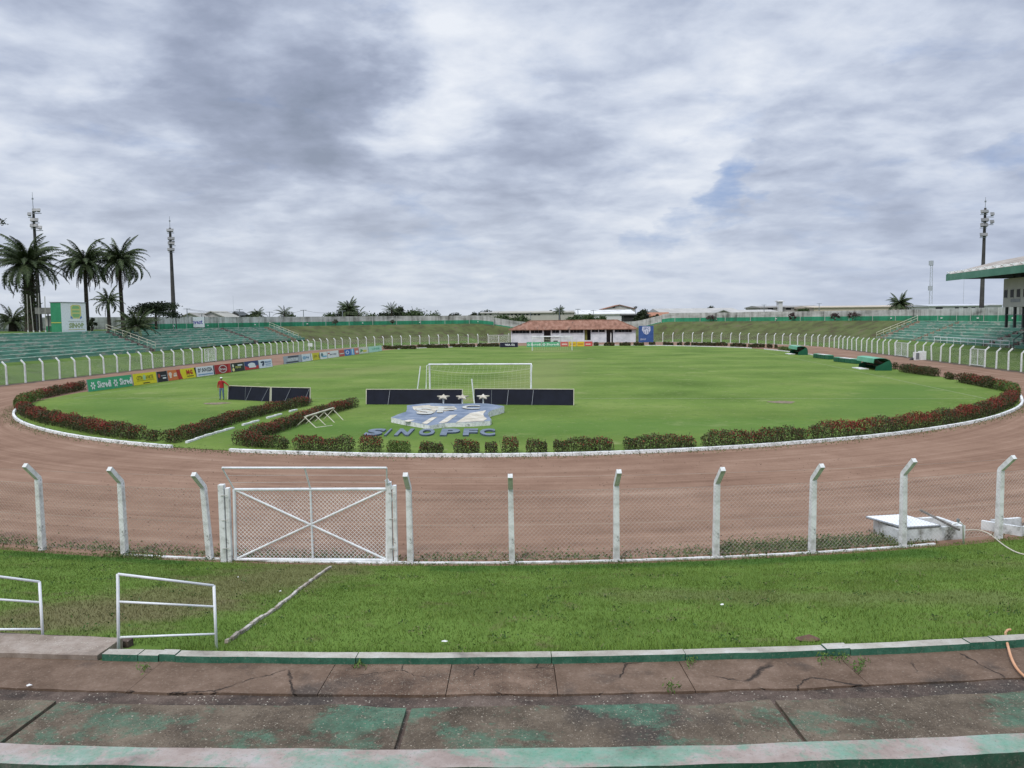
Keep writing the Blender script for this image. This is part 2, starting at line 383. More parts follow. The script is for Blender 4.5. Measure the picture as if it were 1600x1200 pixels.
# ------------------------------------------------------------------ the stand under the camera
def worn_green(name, green_amount, base=((.10, .075, .058), (.155, .118, .092), (.20, .155, .125)), gcol=((.045, .16, .10), (.09, .25, .16)), pebbles=True, green_scale=.9, shift=(0, 0, 0), crack=0, rich=False):
    M = bpy.data.materials.new(name); MATS[name] = M; b = nodes(M)
    wp = N('ShaderNodeNewGeometry').outputs['Position']
    f = noise_(2.2, 10, .68, wp); col = ramp_(f, [(.33, base[0]), (.5, base[1]), (.66, base[2])])
    dk = noise_(.8, 6, .6, wp, .2, (9, 1, 0)); col = mix_(ramp_(dk, [(.56, (0, 0, 0)), (.68, (.75, .75, .75))]), col, (.045, .040, .036))
    gn = noise_(green_scale, 9, .68, wp, .25, shift, (1, 1.3, 1))
    gs = noise_(16, 4, .7, wp)
    gn = math_('ADD', math_('MULTIPLY', gn, .84), math_('MULTIPLY', gs, .16))
    th = 1-green_amount
    gc = ramp_(noise_(5, 6, .7, wp, 0, (2, 2, 2)), [(.35, gcol[0]), (.65, gcol[1])])
    col = mix_(ramp_(gn, [(th, (0, 0, 0)), (th+.05, (.55, .55, .55)), (th+.13, (.92, .92, .92))]), col, gc)
    hh = math_('MULTIPLY', f, .5)
    sp = noise_(34, 5, .75, wp, 0, (3, 3, 3)); col = mix_(ramp_(sp, [(.30, (.55, .55, .55)), (.44, (0, 0, 0))]), col, (.05, .042, .035))
    col = mix_(ramp_(sp, [(.56, (0, 0, 0)), (.70, (.45, .45, .45))]), col, (.36, .31, .25))
    if crack:
        wc = noise_(3.5, 5, .65, wp, 0, (8, 1, 2), col=True); cv = vm('ADD', wp, vm('MULTIPLY', wc, (.22, .22, .0)).outputs[0]).outputs[0]
        vo = N('ShaderNodeTexVoronoi', feature='DISTANCE_TO_EDGE'); vo.inputs['Scale'].default_value = crack; nt.links.new(cv, vo.inputs['Vector'])
        ck = ramp_(vo.outputs['Distance'], [(.002, (1, 1, 1)), (.008, (0, 0, 0))]); ck = math_('MULTIPLY', ck, ramp_(noise_(1.2, 3, .5, wp, 0, (6, 6, 0)), [(.48, (0, 0, 0)), (.54, (1, 1, 1))]))
        col = mix_(ck, col, (.03, .024, .02)); hh = math_('SUBTRACT', hh, math_('MULTIPLY', ck, .8))
    if pebbles:
        for sc, thr, cc in ((20, .17, (.31, .27, .21)), (34, .22, (.27, .23, .175)), (62, .26, (.22, .18, .135)), (45, .22, (.045, .042, .035))) if rich else ((26, .22, (.42, .38, .31)), (60, .20, (.30, .27, .22))):
            vo = N('ShaderNodeTexVoronoi'); vo.inputs['Scale'].default_value = sc; nt.links.new(wp, vo.inputs['Vector'])
            ms = math_('MULTIPLY', ramp_(vo.outputs['Distance'], [(thr-.03, (1, 1, 1)), (thr+.03, (0, 0, 0))]), ramp_(noise_(2.5, 4, .6, wp, 0, (sc, 0, 0)), [(.42 if rich else .46, (0, 0, 0)), (.50, (1, 1, 1))]))
            sepc = N('ShaderNodeSeparateColor'); nt.links.new(vo.outputs['Color'], sepc.inputs[0])
            ms = math_('MULTIPLY', ms, ramp_(sepc.outputs[0], [(.55, (0, 0, 0)), (.6, (1, 1, 1))]))
            col = mix_(ms, col, cc); hh = math_('ADD', hh, math_('MULTIPLY', ms, .25))
    nt.links.new(col, b.inputs['Base Color']); b.inputs['Roughness'].default_value = .92; b.inputs['Specular IOR Level'].default_value = .15
    hh = math_('ADD', hh, math_('MULTIPLY', noise_(40, 5, .7, wp), .25))
    bn = N('ShaderNodeBump'); bn.inputs['Distance'].default_value = .012; nt.links.new(hh, bn.inputs['Height']); nt.links.new(bn.outputs[0], b.inputs['Normal'])
    return M
tread_m = worn_green('green_worn_aggregate', .497, base=((.058, .045, .032), (.105, .082, .059), (.165, .132, .096)), gcol=((.042, .098, .065), (.085, .19, .125)), rich=True)
walk_m = worn_green('brown_concrete', .0, base=((.105, .069, .047), (.146, .099, .070), (.198, .139, .102)), pebbles=False, crack=.6)
walk_old = worn_green('pitted_brown_concrete', .0, base=((.078, .050, .035), (.140, .093, .065), (.225, .155, .112)), crack=1.1, rich=True)
dark_m = worn_green('dirty_ledge', .0, base=((.03, .025, .022), (.085, .062, .05), (.14, .105, .085)), pebbles=True)
ledge_m = worn_green('painted_edge', .50, base=((.24, .185, .16), (.33, .275, .245), (.39, .355, .335)), gcol=((.08, .25, .165), (.155, .33, .25)), pebbles=False, green_scale=.55, shift=(4, 0, 0))
greenside = worn_green('green_side', .62, base=((.06, .06, .045), (.10, .10, .08), (.18, .18, .15)), gcol=((.012, .075, .04), (.03, .12, .07)), pebbles=False)
path_m = worn_green('pale_concrete', .0, base=((.17, .13, .10), (.27, .22, .18), (.36, .31, .265)), pebbles=True)
def arc_slab(mb, u0, u1, o0, o1, z0, z1, mi=0, n=None, mside=None, wob=0):
    """a solid piece of the ring; top face uses mi, the side faces mside; wob gives broken, uneven edges"""
    n = n or max(2, int((u1-u0)/.12)); b = len(mb.v); ms = mi if mside is None else mside
    for i in range(n+1):
        u = lerp(u0, u1, i/n)
        e0, e1 = [wob*(random.random()-.5+.7*math.sin(u*3.1+k)+.5*math.sin(u*7.7+2*k)) for k in (0, 2)] if wob else (0, 0)
        ez = wob*.25*math.sin(u*5.3) if wob else 0
        for o, z in ((o0+e0, z0), (o0+e0, z1+ez), (o1+e1, z1+ez), (o1+e1, z0)):
            p = pt(u, o); mb.v.append((p.x, p.y, z))
    for i in range(n):
        a = b+i*4; c = a+4
        for k, mm in ((0, ms), (1, mi), (2, ms), (3, ms)):
            mb.f.append((a+k, a+(k+1) % 4, c+(k+1) % 4, c+k)); mb.m.append(mm)
    mb.f += [(b, b+3, b+2, b+1), (b+n*4, b+n*4+1, b+n*4+2, b+n*4+3)]; mb.m += [ms, ms]
def uo(x, y, z):
    u, o = inv(P(x, y, z))
    return (u-T if u > T/2 else u), o
stand = empty('terraced_stand', (0, 6.5, 1.2), label='worn green and brown concrete terrace in the foreground, below the camera', cat='stand')
so = Vector((0, 6.5, 1.2))
# walkway: slabs parted by cracks that follow the joints in the photo
wu = [-12] + [uo(x, 1058, 1.6)[0] for x in (225, 512, 702, 868, 1075, 1345)] + [26]
mats = [walk_m, walk_m, walk_old, walk_old, walk_m, walk_m, walk_m]
for i in range(len(wu)-1):
    mb = MB(); arc_slab(mb, wu[i]+.004, wu[i+1]-.004, 9.06, 9.84, 1.3, 1.6+random.uniform(-.006, .006), wob=.012)
    mb.build('walkway_slab', mats[i], stand, so)
mb = MB(); arc_slab(mb, -12, 26, 9.82, 10.15, 1.2, 1.575, wob=.03); arc_slab(mb, -12, 26, 10.13, 10.42, 1.2, 1.60, wob=.03)
arc_slab(mb, -12, 26, 10.42, 11.0, 1.2, 1.50, wob=.02)
mb.build('gutter_ledge', dark_m, stand, so)
tu = [-12] + [uo(x, 1135, 2.0)[0] for x in (38, 630, 1240)] + [26]
for i in range(len(tu)-1):
    mb = MB(); arc_slab(mb, tu[i]+.02, tu[i+1]-.02, 10.90, 11.74, 1.2, 1.995+random.uniform(-.008, .008), wob=.022)
    mb.build('tread_slab', tread_m, stand, so)
mb = MB(); arc_slab(mb, -12, 26, 10.86, 11.74, 1.1, 1.955, wob=.02); mb.build('tread_bed', dark_m, stand, so)
mb = MB(); arc_slab(mb, -12, 26, 11.725, 12.02, 1.2, 2.03, mi=0, mside=1, wob=.008); mb.build('bench_edge', [ledge_m, greenside], stand, so)
mb = MB(); arc_slab(mb, -12, 26, 12.0, 12.95, 1.0, 1.70, wob=.01)
for k in range(6): arc_slab(mb, -12, 26, 12.95+k*1.0, 13.95+k*1.0, 1.0, 2.15+k*.39, wob=.01)
mb.build('rear_steps', tread_m, stand, so)
# the kerb between walkway and lawn
kerb_top = worn_green('kerb_top', .30, base=((.28, .25, .21), (.38, .36, .31), (.48, .47, .43)), gcol=((.08, .22, .14), (.15, .32, .22)), pebbles=False)
kerb_side = worn_green('kerb_side', .80, base=((.05, .06, .04), (.10, .09, .07), (.2, .18, .15)), gcol=((.018, .10, .06), (.06, .19, .125)), pebbles=False)
kz = MB(); ku = [uo(158, 1020, 1.7)[0]] + [uo(x, 1025, 1.7)[0] for x in (210, 243, 270, 556, 862, 1075, 1305, 1345, 1553, 1600)]+[16, 21, 26]
for a, b in zip(ku, ku[1:]): arc_slab(kz, a+.004, b-.004, 8.92+random.uniform(-.01, .01), 9.075+random.uniform(-.012, .012), 1.3, 1.685+random.uniform(-.008, .008), mi=0, mside=1, wob=.006)
kb = kz.build('kerb', [kerb_top, kerb_side]); tag(kb, kind='structure')
pm = MB(); a0 = uo(158, 1020, 1.65)[0]
arc_slab(pm, -12, a0, 8.50, 9.07, 1.2, 1.655, wob=.015)
tag(pm.build('path', path_m), kind='structure')
pm = MB(); arc_slab(pm, -12, a0+.05, 8.36, 8.53, 1.2, 1.60, wob=.03); tag(pm.build('path_edge', dark_m), kind='structure')
# thin border of the trodden way from the gate
mb = MB(); pts_ = [(355, 1002), (392, 975), (430, 950), (468, 920), (500, 896), (517, 885)]
vs = []
for i, (x, y) in enumerate(pts_):
    z = .7
    for _ in range(12):
        q = P(x, y, z); z = hgt(*inv(q))+.03
    vs.append(q)
for i in range(len(vs)-1):
    for k in range(6):
        a_ = vs[i].lerp(vs[i+1], k/6); b_ = vs[i].lerp(vs[i+1], (k+.93)/6); j = random.uniform(-.012, .012)
        mb.tube([a_+Vector((j, 0, random.uniform(-.022, .0))), b_+Vector((j, 0, random.uniform(-.022, .0)))], .034, 4)
tag(mb.build('lawn_edging', worn_green('edging_stone', .0, base=((.24, .19, .15), (.40, .36, .31), (.55, .53, .49)), pebbles=False), origin=vs[2]), 'thin line of pale edging stones running down the lawn to the white gate', 'edging')
# ------------------------------------------------------------------ perimeter fence
def post_mesh(lean=0., broken=False):
    mb = MB(); wd = .13
    def pr(y, z, w_): return [(-w_/2, y-w_/2, z), (w_/2, y-w_/2, z), (w_/2, y+w_/2, z), (-w_/2, y+w_/2, z)]
    secs = [pr(lean*.0, 0-.1, wd*1.05), pr(0, 1.72, wd*.92)]
    # local -y is outwards
    t = .0; vs = secs[0]+secs[1]; w2 = wd*.86
    a, b = Vector((0, 0, 1.76)), Vector((0, -.37, 2.14)); dr = (b-a).normalized(); nn = Vector((0, dr.z, -dr.y))
    for c in (a+nn*0, b):
        vs += [tuple(c+Vector((-w2/2, 0, 0))-nn*w2/2), tuple(c+Vector((w2/2, 0, 0))-nn*w2/2), tuple(c+Vector((w2/2, 0, 0))+nn*w2/2), tuple(c+Vector((-w2/2, 0, 0))+nn*w2/2)]
    fs = [(3, 2, 1, 0), (12, 13, 14, 15)]
    for s_ in range(3):
        for k in range(4): fs.append((s_*4+k, s_*4+(k+1) % 4, s_*4+4+(k+1) % 4, s_*4+4+k))
    mb.add(vs, fs); return mb
postM = post_mesh().build('post', old_white, bevel=.008); postD = postM.data
bpy.data.objects.remove(postM)
def up_post(parent, u, o=0, lean=None, po=Vector((0, 0, 0)), near=False):
    if lean is None and (u % T < 30 or u % T > T-20): lean = (random.gauss(0, .006), random.gauss(0, .006))
    if abs((u % T)-fL[2]) < .05: lean = (.0, -.055)
    p = pt(u, o); q = pt(u, o+1); d = (q-p)
    ob = bpy.data.objects.new('post', postD); C.objects.link(ob); ob.parent = parent
    ob.location = Vector((p.x, p.y, hgt(u, max(o, .3))))-po
    rz = math.atan2(d.y, d.x)+math.pi/2
    l = lean or (random.gauss(0, .02), random.gauss(0, .015))
    ob.rotation_euler = (l[0], l[1], rz); ob.scale = (1, 1, random.uniform(.98, 1.03))
    if near:
        b = ob.modifiers.new('bevel', 'BEVEL'); b.width = .008; b.segments = 2
    return ob
def mesh_wires(mb, ua, ub, h0, h1, s, r, o=.075, curve=None):
    """diamond wire: straight slanting strands both ways, with selvage wires"""
    H_ = h1-h0; Lg = ub-ua; k = int((Lg+H_)/s)
    def pp(u, z):
        p = pt(u, o); w_ = .035*math.sin(u*2.586)*math.sin(z*1.7); q = pt(u, o+w_)
        return Vector((q.x, q.y, z+hgt(u, .3)))
    for sgn in (1, -1):
        for i in range(k+1):
            a = ua-H_+i*s if sgn > 0 else ua+i*s
            b = a+H_*sgn; za, zb = h0, h1
            lo_, hi_ = (a, b) if sgn > 0 else (b, a)
            if lo_ < ua:
                if sgn > 0: za = h0+(ua-a); a = ua
                else: zb = h0+(a-ua); b = ua
            if hi_ > ub:
                if sgn > 0: zb = h0+(ub-a) if za == h0 else za+(ub-a); b = ub
                else: za = h0+(a-ub); a = ub
            if abs(zb-za) < .02: continue
            p, q = pp(a, za), pp(b, zb)
            d = (q-p).normalized(); n1 = d.cross(Vector((0, 0, 1))).normalized(); n2 = d.cross(n1)
            vs = []
            for c in (p, q):
                for t in (0, 2.094, 4.189): vs.append(c+(n1*math.cos(t)+n2*math.sin(t))*r)
            mb.add(vs, [(0, 1, 4, 3), (1, 2, 5, 4), (2, 0, 3, 5)])
    n_ = max(2, int(Lg/.8))
    for z in (h0, (h0+h1)/2, h1): mb.tube([pp(lerp(ua, ub, i/n_), z) for i in range(n_+1)], r*1.15, 3, cap=False)
def fence(name, ulist, label, cell, r, kerbed, group=None, o=0., near_=False):
    p0 = pt(ulist[0], 0); z0 = 0; org = Vector((p0.x, p0.y, 0))
    f = empty('perimeter_fence', org, label=label, cat='fence')
    for u in ulist: up_post(f, u, o, po=org)
    mb = MB(); mesh_wires(mb, ulist[0], ulist[-1], .10, 1.70, cell, r, o+.075)
    # strained wires along the leaning arms
    n_ = int((ulist[-1]-ulist[0])/1.2)+1
    for k_ in (.30,) if not near_ else ():
        ps = []
        for i in range(n_+1):
            u = lerp(ulist[0], ulist[-1], i/n_); q = pt(u, o+k_); ps.append((q.x, q.y, 1.76+k_*1.02+hgt(u, .3)))
        mb.tube(ps, r*.9, 3, cap=False)
    mb.build('wire_mesh', wire, f, org)
    if kerbed:
        mb = MB()
        for a, b in kerbed: arc_slab(mb, a, b, -.02+o, .045+o, -.05, .04, n=max(3, int((b-a)/.5)), wob=.012)
        mb.build('base_kerb', old_white, f, org)
    return f
nu = [uo(x, y, 0)[0] for x, y in ((62, 861), (190, 870), (330, 873), (643, 878), (800, 880), (963, 877), (1122, 875), (1273, 867), (1418, 858), (1548, 838))]
gL0, gL1, gR0, gR1 = uo(349, 878, 0)[0], uo(368, 877, 0)[0], uo(607, 878, 0)[0], uo(616, 878, 0)[0]
def steps(a, b, s=2.45):
    n = max(1, round((b-a)/s)); return [lerp(a, b, i/n) for i in range(n+1)]
uLa, uLb = uo(337, 564.5, 0)[0]+T, uo(308, 567, 0)[0]+T          # gate bays in the left fence
uLa, uLb = uLa % T, uLb % T
fL = sorted([u+T if u < 0 else u for u in nu[:3]])
left_near = steps(uLb, fL[0]-.0)[:-1]+fL
fence('perimeter_fence', left_near, 'white post and mesh fence from the big gate round the left end to small gates', .10, .0020, [(fL[1], fL[2]+.5)])
uF0, uF1 = inv(P(760, 535.5))[0], inv(P(785, 534))[0]
fence('perimeter_fence', steps(uF0+.4, uLa), 'white post and mesh fence from the small left gates towards the tiled building', .16, .0024, [(uF0+.4, uLa-30)])
fence('perimeter_fence', steps(240.4, uF1), 'short stub of white post fence touching the left corner of the long building', .16, .0024, None)
R1a, R1b = inv(P(1385, 556))[0], inv(P(1404, 558.5))[0]
R2a, R2b = inv(P(1521, 571))[0], inv(P(1540, 574))[0]
R1a, R1b = (R1b, R1a); R2a, R2b = R2b, R2a
fence('perimeter_fence', steps(R1b, 210.), 'white post and mesh fence below the grass bank right of the tiled building', .16, .0024, [(165, 210)])
fence('perimeter_fence', steps(R2b, R1a), 'white post and wire mesh fence before the right stand, between the two side gates', .13, .0026, None)
fence('perimeter_fence', nu[3:]+steps(nu[-1], R2a)[1:], 'white post and mesh fence across the foreground, right of the big gate', .10, .0020, [(gR1+.1, nu[8]+.9)])
# small side gates
def side_gate(ua, ub, label, leaves_=1):
    p = pt((ua+ub)/2, 0); org = Vector((p.x, p.y, 0)); z = hgt(ua, .3)
    gt = empty('fence_gate', org, label=label, cat='gate')
    def q(u, h): v_ = pt(u, .02); return Vector((v_.x, v_.y, h+z))
    f = MB()
    e = .12
    for a, b in ([(ua+e, ub-e)] if leaves_ == 1 else [(ua+e, (ua+ub)/2-.03), ((ua+ub)/2+.03, ub-e)]):
        for s_, t_ in ((q(a, .1), q(a, 1.85)), (q(b, .1), q(b, 1.85)), (q(a, .1), q(b, .1)), (q(a, 1.85), q(b, 1.85))): f.bar(s_, t_, .055)
    f.build('gate_frame', metalw, gt, org)
    m_ = MB(); mesh_wires(m_, ua+e, ub-e, .12, 1.82, .12, .005, .02); m_.build('wire_mesh', wirew, gt, org)
    return gt
side_gate(uLb-2.0, uLb-.7, 'narrow white mesh gate in the left fence, left one of the pair')
side_gate(uLa, uLa+2.3, 'wider white mesh gate in the left fence, right one of the pair')
side_gate(uF0-.2, uF0-1.9, 'small white gate left of the long building, farther from it') if False else side_gate(uF1+.1, uF0+.3, 'double white gate in the far fence left of the long building', 2)
side_gate(R1a, R1b, 'white double gate in the right fence, farther from the camera', 2)
side_gate(R2a, R2b, 'white double gate in the right fence nearer the camera', 2)
for us_, lb in (((uLb-2.1,), 'white fence post beside the small left gates'),):
    pass
# ------------------------------------------------------------------ the big gate
gp = P(487, 879); gate = empty('field_gate', (gp.x, gp.y, 0), label='wide white mesh gate with crossed braces in the foreground fence', cat='gate')
go = Vector((gp.x, gp.y, 0))
def on(x, y, D): return W(x, y, D)
def vp(x, y, dy=0.):                    # a point of the gate's upright plane
    a, b = P(360, 877), P(611, 878.5); d = (b-a); n_ = Vector((-d.y, d.x, 0)).normalized()
    r_ = ray(x, y); o_ = Vector((0, 0, H)); t = ((a+n_*dy)-o_).dot(n_)/r_.dot(n_); return o_+r_*t
f = MB()
A0, A1, B0, B1 = vp(368, 874), vp(366, 765), vp(605, 875), vp(605, 764)
M0, M1 = vp(489, 875), vp(485, 764)
for a, b, r_ in ((A0, A1, .038), (B0, B1, .038), (A0, B0, .034), (A1, B1, .036), (M0, M1, .026), (A0, B1, .025), (A1, B0, .025)): f.tube([a, b], r_, 8)
f.build('gate_frame', metalw, gate, go)
f = MB(); T0, T1, TM = vp(347, 731, -.30), vp(604, 731, -.30), vp(476, 731, -.30)
f.tube([T0, T1], .026, 8); f.tube([A1, T0], .02, 6); f.tube([B1, T1], .02, 6); f.tube([M1, TM], .02, 6)
for k in (.33, .66): f.tube([A1.lerp(T0, k), M1.lerp(TM, k), B1.lerp(T1, k)], .0035, 3)
f.build('leaning_rail', metalw, gate, go)
mb = MB(); s = .098; W_ = (B0-A0).length; Hh = (A1-A0).z; ex = (B0-A0).normalized()
off = Vector((-ex.y, ex.x, 0))*.045
for sgn in (1, -1):
    for i in range(int((W_+Hh)/s)+1):
        a = -Hh+i*s if sgn > 0 else i*s
        x0, x1, z0, z1 = a, a+sgn*Hh, 0, Hh
        if sgn > 0:
            if x0 < 0: z0 = -x0; x0 = 0
            if x1 > W_: z1 = z1-(x1-W_); x1 = W_
        else:
            if x1 < 0: z1 = x0; x1 = 0
            if x0 > W_: z0 = x0-W_; x0 = W_
        if z1-z0 < .03: continue
        mb.tube([A0+ex*x0+Vector((0, 0, z0))+off, A0+ex*x1+Vector((0, 0, z1))+off], .0044, 3, cap=False)
mb.build('wire_mesh', wirew, gate, go)
for k, hh in ((.3, 0), (1.45, 0)):
    mb = MB(); q = B0+Vector((0, 0, k)); mb.tube([q, q+ex*.16], .03, 8); mb.box(q+ex*.1, (.1, .05, .12)); mb.build('hinge', metalw, gate, go)
mb = MB(); q = B1+Vector((0, 0, -.02)); mb.tube([q+ex*-.02+Vector((0, 0, .25)), q+ex*.12+Vector((0, 0, .02))], .05, 4); mb.build('latch', metalw, gate, go)
def gate_post(xs, ytop, ybot, label, wd=.17):
    a = P((xs[0]+xs[1])/2, ybot); o_ = empty('gate_post', (a.x, a.y, 0), label=label, cat='post', rz=.02)
    h = 0
    tp = vp((xs[0]+xs[1])/2, ytop); h = tp.z
    mb = MB(); mb.box((-.06, 0, h/2-.05), (wd*.8, wd, h+.1)); mb.build('shaft', old_white, o_, bevel=.012)
    mb = MB(); mb.box((.075, .01, h/2-.06), (wd*.55, wd*.8, h-.05)); mb.build('facing', old_white, o_, bevel=.012)
    for i, z in enumerate((.35, h*.55, h-.25)):
        mb = MB(); mb.tube([(-.06, -wd*.6, z), (.09, -wd*.6, z+.01)], .008, 5); mb.build('tie_wire', wire, o_)
    return o_
gate_post((345, 365), 756, 878, 'thick white concrete post on the left of the big gate')
gate_post((607, 621), 753, 878, 'thick white concrete post on the right of the big gate', .16)
mb = MB(); arc_slab(mb, fL[2]-T+.5, gR1+.3, -.07, .05, -.05, .035, wob=.015)
tag(mb.build('gate_sill', old_white, origin=(gp.x, gp.y, 0)), 'low whitewashed concrete sill on the ground under the big gate', 'sill')
# ------------------------------------------------------------------ handrails on the lawn edge
def handrail(p, label, cut=False):
    (x0, yt0, yb0), (x1, yt1, yb1) = p
    a = P(x0, yb0, 1.62); b = P(x1, yb1, 1.58)
    o_ = empty('handrail', a, label=label, cat='handrail')
    def at_(q, x, y): d = ray(x, y); t = q.y/d.y; return Vector((q.x+.0, q.y, H+d.z*t))
    ta, tb = at_(a, x0, yt0), at_(b, x1, yt1)
    ta.x = ray(p[0][3] if len(p[0]) > 3 else x0, yt0).x*(a.y/ray(x0, yt0).y)
    m_ = MB(); m_.tube([a-Vector((0, 0, .25)), ta], .019, 10); m_.build('post', metalw, o_, a, smooth=True)
    m_ = MB(); m_.tube([b-Vector((0, 0, .25)), tb], .018, 10); m_.build('post', metalw, o_, a, smooth=True)
    for k in (0, .63, .835) if False else (1., .64, .17):
        pa, pb = a.lerp(ta, k), b.lerp(tb, k); m_ = MB(); m_.tube([pa, pb], .017 if k == 1 else .0145, 10); m_.build('rail', metalw, o_, a, smooth=True)
handrail(((184, 897, 1016), (338, 915, 1006)), 'free-standing white pipe handrail with three rails at the lawn edge, right one of two')
handrail(((-118, 886, 1004), (67, 909, 998)), 'white pipe handrail cut off by the left edge of the picture')
# ------------------------------------------------------------------ left and right terraces
terr = {}
def terr_mat(name, green, grey, thr):
    M = bpy.data.materials.new(name); b = nodes(M)
    uv = N('ShaderNodeTexCoord').outputs['UV']
    a = noise_(1., 8, .65, uv, .1, (0, 0, 0), (.12, 1.6, 1)); c = noise_(1.3, 6, .7, uv, 0, (4, 4, 0), (.35, 1, 1))
    col = ramp_(a, [(.36, green[0]), (.5, green[1]), (.64, green[2])])
    col = mix_(ramp_(c, [(thr, (0, 0, 0)), (thr+.07, (.9, .9, .9))]), col, grey)
    d = noise_(2.3, 5, .7, uv, 0, (9, 1, 0), (.2, 1, 1)); col = mix_(ramp_(d, [(.60, (0, 0, 0)), (.68, (.8, .8, .8))]), col, (.09, .085, .07))
    nt.links.new(col, b.inputs['Base Color']); b.inputs['Roughness'].default_value = .9
    return M
tgreen = terr_mat('terrace_green', ((.05, .16, .11), (.115, .28, .20), (.20, .37, .285)), (.42, .44, .37), .51)
triser = terr_mat('terrace_riser', ((.06, .17, .12), (.11, .26, .19), (.17, .32, .245)), (.34, .34, .285), .52)
tstep = mat('worn_tan_steps', [(.12, .09, .065), (.26, .20, .14), (.36, .30, .22)], scale=2.2, rough=.9, coord='World')
tstepd = mat('dark_worn_steps', [(.05, .04, .035), (.16, .12, .10), (.33, .29, .25)], scale=1.6, rough=.9, coord='World')
tedge = mat('terrace_nosing', [(.16, .24, .18), (.30, .38, .31), (.50, .52, .45)], scale=1.2, rough=.9, coord='World')
NROW = 8
def terrace(u0, u1, stairs, rails, label, front=1.45, skip=None):
    c = pt((u0+u1)/2, 13); org = Vector((c.x, c.y, 0))
    st = empty('terraced_stand', org, label=label, cat='stand')
    bounds = [u0]+[x for s_ in stairs for x in (s_[0]-.7, s_[0]+.7)]+[u1]
    for i in range(0, len(bounds), 2):
        a, b = bounds[i], bounds[i+1]; mb = MB(); uv = []; n = max(2, int((b-a)/1.5))
        me2 = MB()
        for k in range(NROW):
            fz = lambda u: front+ (front2(u) if front2 else 0)
            o0 = 10+k*.94; o1 = o0+.94 if k < NROW-1 else 18.4
            base = len(mb.v)
            for j in range(n+1):
                u = lerp(a, b, j/n); zf = zrow(u, k, front); zp = zrow(u, k-1, front) if k else zf-.55
                for o, z in ((o0, zp), (o0, zf), (o1, zf)):
                    p = pt(u, o); mb.v.append((p.x, p.y, z)); uv.append((u, o*1.0+z))
            for j in range(n):
                q = base+j*3
                mb.f += [(q, q+1, q+4, q+3), (q+1, q+2, q+5, q+4)]; mb.m += [1, 0]
            # nosing
            segs = max(1, int((b-a)/3.1))
            for j in range(segs):
                if random.random() < .35: continue
                ua, ub = lerp(a, b, (j+.02)/segs), lerp(a, b, (j+.98)/segs)
                z = zrow((ua+ub)/2, k, front); arc_slab(me2, ua, ub, o0-.02, o0+.10, z-.07, z+.012, n=4)
        # end walls
        for u, fl in ((a, 1), (b, 0)):
            base = len(mb.v); prof = []
            for k in range(NROW):
                o0 = 10+k*.94; zf = zrow(u, k, front); zp = zrow(u, k-1, front) if k else zf-.55
                prof += [(o0, zp), (o0, zf)]
            prof += [(18.4, zrow(u, NROW-1, front)), (18.4, .3)]; prof.insert(0, (10, .3))
            for o, z in prof: p = pt(u, o); mb.v.append((p.x, p.y, z)); uv.append((o, z))
            mb.f.append(tuple(range(base, base+len(prof)))); mb.m.append(1)
        mb.v = [tuple(Vector(p)-org) for p in mb.v]
        mb.build('seating_steps', [tgreen, triser], st, uv=uv)
        me2.build('step_edge', tedge, st, org)
    for (u, mt_) in stairs:
        mb = MB()
        for k in range(NROW*2):
            z = lerp(zrow(u, 0, front)-.35, zrow(u, NROW-1, front), (k+1)/(NROW*2)); arc_slab(mb, u-.68, u+.68, 9.9+k*.47, 9.9+(k+1)*.47+(.5 if k == NROW*2-1 else 0), .4, z, n=2)
        mb.build('stairway', mt_, st, org)
    for u, o0, o1 in rails:
        mb = MB()
        def q(o, h):
            p = pt(u, o); return Vector((p.x, p.y, interp(o, [(10, zrow(u, 0, front)-.2), (17.5, zrow(u, NROW-1, front))])+h))
        for h in (.5, .95): mb.tube([q(o0, h), q(o1, h)], .035, 5)
        nn_ = 6
        for i in range(nn_+1): o = lerp(o0, o1, i/nn_); mb.tube([q(o, 0), q(o, .95)], .03, 5)
        mb.build('handrail', cream, st, org)
    return st
front2 = None
def zrow(u, k, front):
    f = front+(.5*sst(372, 290, u) if u > 200 and False else 0)
    if u > 200: f += .45*(1-sst(290, 372, u))
    return lerp(f, 4.52, (k+1)/NROW) if k >= 0 else f-.2
sR = [uo(1452, 517, 3.)[0], uo(1532, 523, 3.)[0]]
def su(x, y, z): return inv(P(x, y, z))[0]
zl = [su(188, 532, 3.1), su(330, 524, 3.1)]
terrace(286, 398, [(289, tstep), (zl[1], tstepd), (zl[0], tstepd)], [(zl[0]-.9, 10, 17.6), (287.6, 10, 17.6)], 'long worn green terraced stand on the left side of the field')
terrace(62, 160, [(su(1600, 528, 2.6)-1, tstepd), (su(1532, 522, 3.)-0, tstepd), (su(1452, 517, 3.), tstep), (158.6, tstep)], [(159.8, 10, 17.6)], 'worn green terraced stand on the right side of the field', front=1.35)
# low rails in front of the right stand
def low_rail(ua, ub, o, label, h=1.0):
    c = pt(ua, o); z = 1.3; org = Vector((c.x, c.y, z)); r_ = empty('handrail', org, label=label, cat='handrail')
    n = max(2, int((ub-ua)/2.2)); ps = [pt(lerp(ua, ub, i/n), o) for i in range(n+1)]
    for hh in (h, h*.5):
        mb = MB(); mb.tube([Vector((p.x, p.y, z+hh)) for p in ps], .04, 6); mb.build('rail', metalw, r_, org)
    for p in ps: mb = MB(); mb.tube([(p.x, p.y, z-.3), (p.x, p.y, z+h)], .035, 6); mb.build('post', metalw, r_, org)
low_rail(su(1600, 540, 1.4)-8, su(1497, 535, 1.4), 9.7, 'long low white pipe rail in front of the right stand')
c_ = W(1584, 536, 92); dr_ = empty('handrail', (c_.x, c_.y, 1.4), label='dark stair rail rising through the right stand by the picture edge', cat='handrail')
